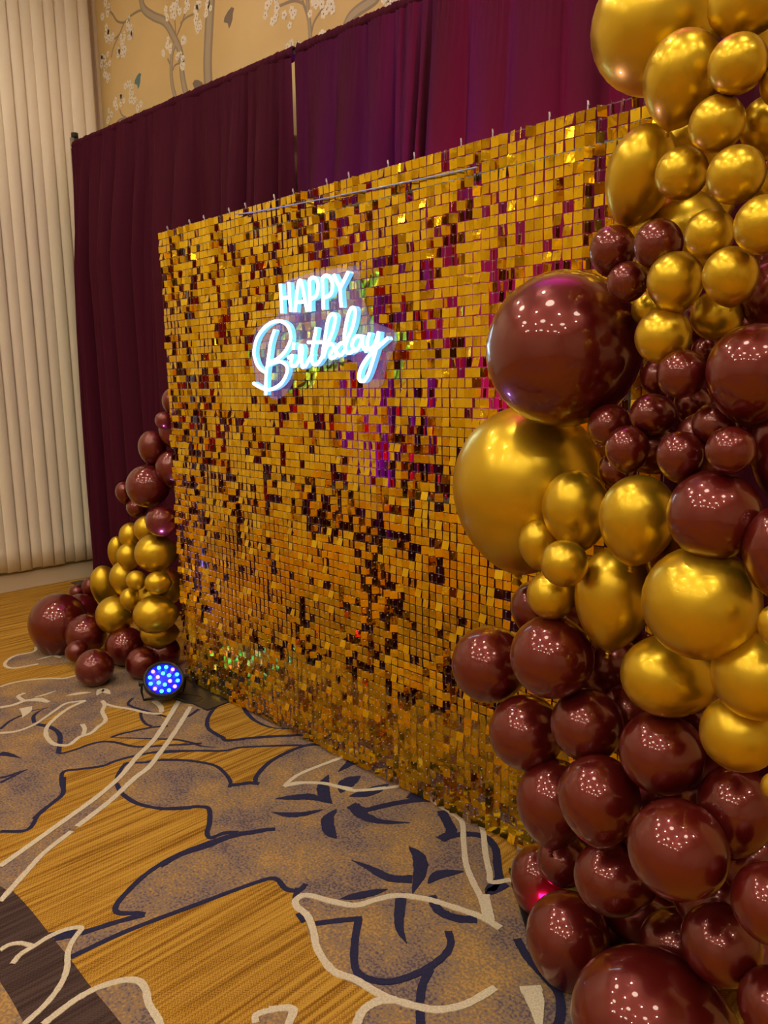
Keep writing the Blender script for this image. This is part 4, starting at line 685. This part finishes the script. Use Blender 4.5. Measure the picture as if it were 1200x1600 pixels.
# ------------------------------------------------------------------ LED floor lamps
def par(root_loc, pos, d, label, lit):
    root = tag(empty('stage_lamp', root_loc), label, 'lamp')
    q = d.to_track_quat('Z', 'Y').to_matrix().to_4x4(); q.translation = Vector(pos)-Vector(root_loc)
    def put(name, bm, m, parent=root, smooth=True):
        o = obj(name, bm, m, parent, smooth)
        if parent is root: o.matrix_local = q
        return o
    bm = bmesh.new(); lathe(bm, [(.03, -.062), (.06, -.06), (.080, -.045), (.090, -.02), (.092, .008), (.088, .014), (.080, .014), (.078, .004), (.0, .004)], 40); body = put('lamp_body', bm, M['black'])
    bm = bmesh.new(); lathe(bm, [(.077, .0045), (.077, .006), (0, .006)], 32, cap=False); put('lamp_face', bm, M['led_deep'] if lit else M['black'])
    k = 0
    for ring, rad, cnt in ((0, .062, 12), (1, .029, 6)):
        for i in range(cnt):
            a = i*2*PI/cnt+.2+ring*.3; bm = bmesh.new(); lathe(bm, [(.0085, 0), (.0085, .003), (.006, .006), (0, .0072)], 10, cap=False)
            bmesh.ops.translate(bm, vec=(rad*math.cos(a), rad*math.sin(a), .0062), verts=bm.verts)
            red = (i % 3 == 1) if ring == 0 else (i % 3 == 2)
            o = put('led', bm, M['led_red' if red else 'led_blue']); k += 1
            o['label'] = 'pinkish red glowing diode' if red else 'cyan blue glowing diode'
    # yoke: a U-shaped bracket resting on the floor
    s = Vector((d.y, -d.x, 0)).normalized(); c = Vector(pos)-Vector(root_loc)
    back = Vector((-d.x, -d.y, 0)).normalized()
    zf = .006-root_loc[2]
    bm = bmesh.new(); pts = [c+s*.097, c+s*.098+back*.03+Vector((0, 0, -.05)), Vector((0, 0, zf))+Vector((c.x, c.y, 0))+s*.088+back*.05, Vector((0, 0, zf))+Vector((c.x, c.y, 0))-s*.088+back*.05, c-s*.098+back*.03+Vector((0, 0, -.05)), c-s*.097]
    tube(bm, pts, .006, 6); obj('yoke', bm, M['black'], root)
    for sg in (1, -1):
        bm = bmesh.new(); tube(bm, [c+s*sg*.088, c+s*sg*.112], .012, 12); obj('knob', bm, M['black'], root)
    # kickstand and cable
    g = Vector((c.x, c.y, zf))
    bm = bmesh.new(); tube(bm, catmull([c-d*.055, c-d*.08-Vector((0, 0, .03)), g-s*.10+back*.02, g-s*.16-back*.05, g-s*.10-back*.085, g+back*.0-s*.04], 6), .0035, 6); obj('cable', bm, M['black'], root, True)
    return root
par((.15, -.20, 0), LED_POS, LED_DIR, 'round black stage lamp with glowing blue and red diodes by the sequin wall foot', True)

# ------------------------------------------------------------------ balloons
def balloon_mesh(m):
    bm = bmesh.new(); prof = [(0, 1.0)]; n = 20
    for k in range(1, n):
        t = PI*k/n; u = (1-math.cos(t))/2
        r = math.sin(t)*(1-.16*u**3); z = math.cos(t)-.10*u**4
        if k == n-1: r = .11; z = -1.12
        prof.append((r, z))
    prof.insert(n, (.045, -1.16))
    lathe(bm, prof[::-1], 32, cap=True)
    bmesh.ops.recalc_face_normals(bm, faces=bm.faces)
    me = bpy.data.meshes.new('balloon'); bm.to_mesh(me); bm.free(); me.materials.append(m)
    for p in me.polygons: p.use_smooth = True
    bm = bmesh.new(); lathe(bm, [(.02, -1.155), (.062, -1.165), (.072, -1.185), (.055, -1.205), (.035, -1.215), (.08, -1.27), (.072, -1.275), (.02, -1.22)], 12)
    bmesh.ops.recalc_face_normals(bm, faces=bm.faces)
    kn = bpy.data.meshes.new('knot'); bm.to_mesh(kn); bm.free(); kn.materials.append(m)
    for p in kn.polygons: p.use_smooth = True
    o = link('balloon', me); k = link('knot', kn, o); return o
protos = {'G': balloon_mesh(M['gold_balloon']), 'B': balloon_mesh(M['burgundy_balloon'])}
used = set(); CAM = cam.matrix_world.translation; rb = random.Random(5)
for g, c, ax, x, y, z, a, b, label in BALLOONS:
    if c in used:
        o = protos[c].copy(); COL.objects.link(o)
        k = protos[c].children[0].copy(); COL.objects.link(k); k.parent = o
    else: o = protos[c]; used.add(c)
    P = Vector((x, y, z)); o.location = P
    d = (CAM-P).normalized() if g == 'R' else Vector((.75, -.55, .25)).normalized()   # crowns point out of the garland
    side = Vector((0, 0, 1)).cross(d).normalized(); upv = d.cross(side)
    if 'very top left' in label: ax = 'a'
    if ax == 'v': axis = upv*.95+d*.3-side*(rb.uniform(-.1, .1)+(-.28 if 'tilted' in label or 'long upright' in label else 0)); ln = a*1.01
    elif ax == 'h': axis = -side*.95+d*.3; ln = a*1.01
    else: axis = d+side*rb.uniform(-.35, .35)+upv*rb.uniform(-.35, .35); ln = a
    o.rotation_mode = 'QUATERNION'; o.rotation_quaternion = axis.normalized().to_track_quat('Z', 'Y')
    q = 1.06 if g == 'R' else 1.10; o.scale = (b*q, b*q, ln*(q-.03))
    tag(o, label, 'balloon', 'balloons of the tall right garland' if g == 'R' else 'balloons of the far left garland')
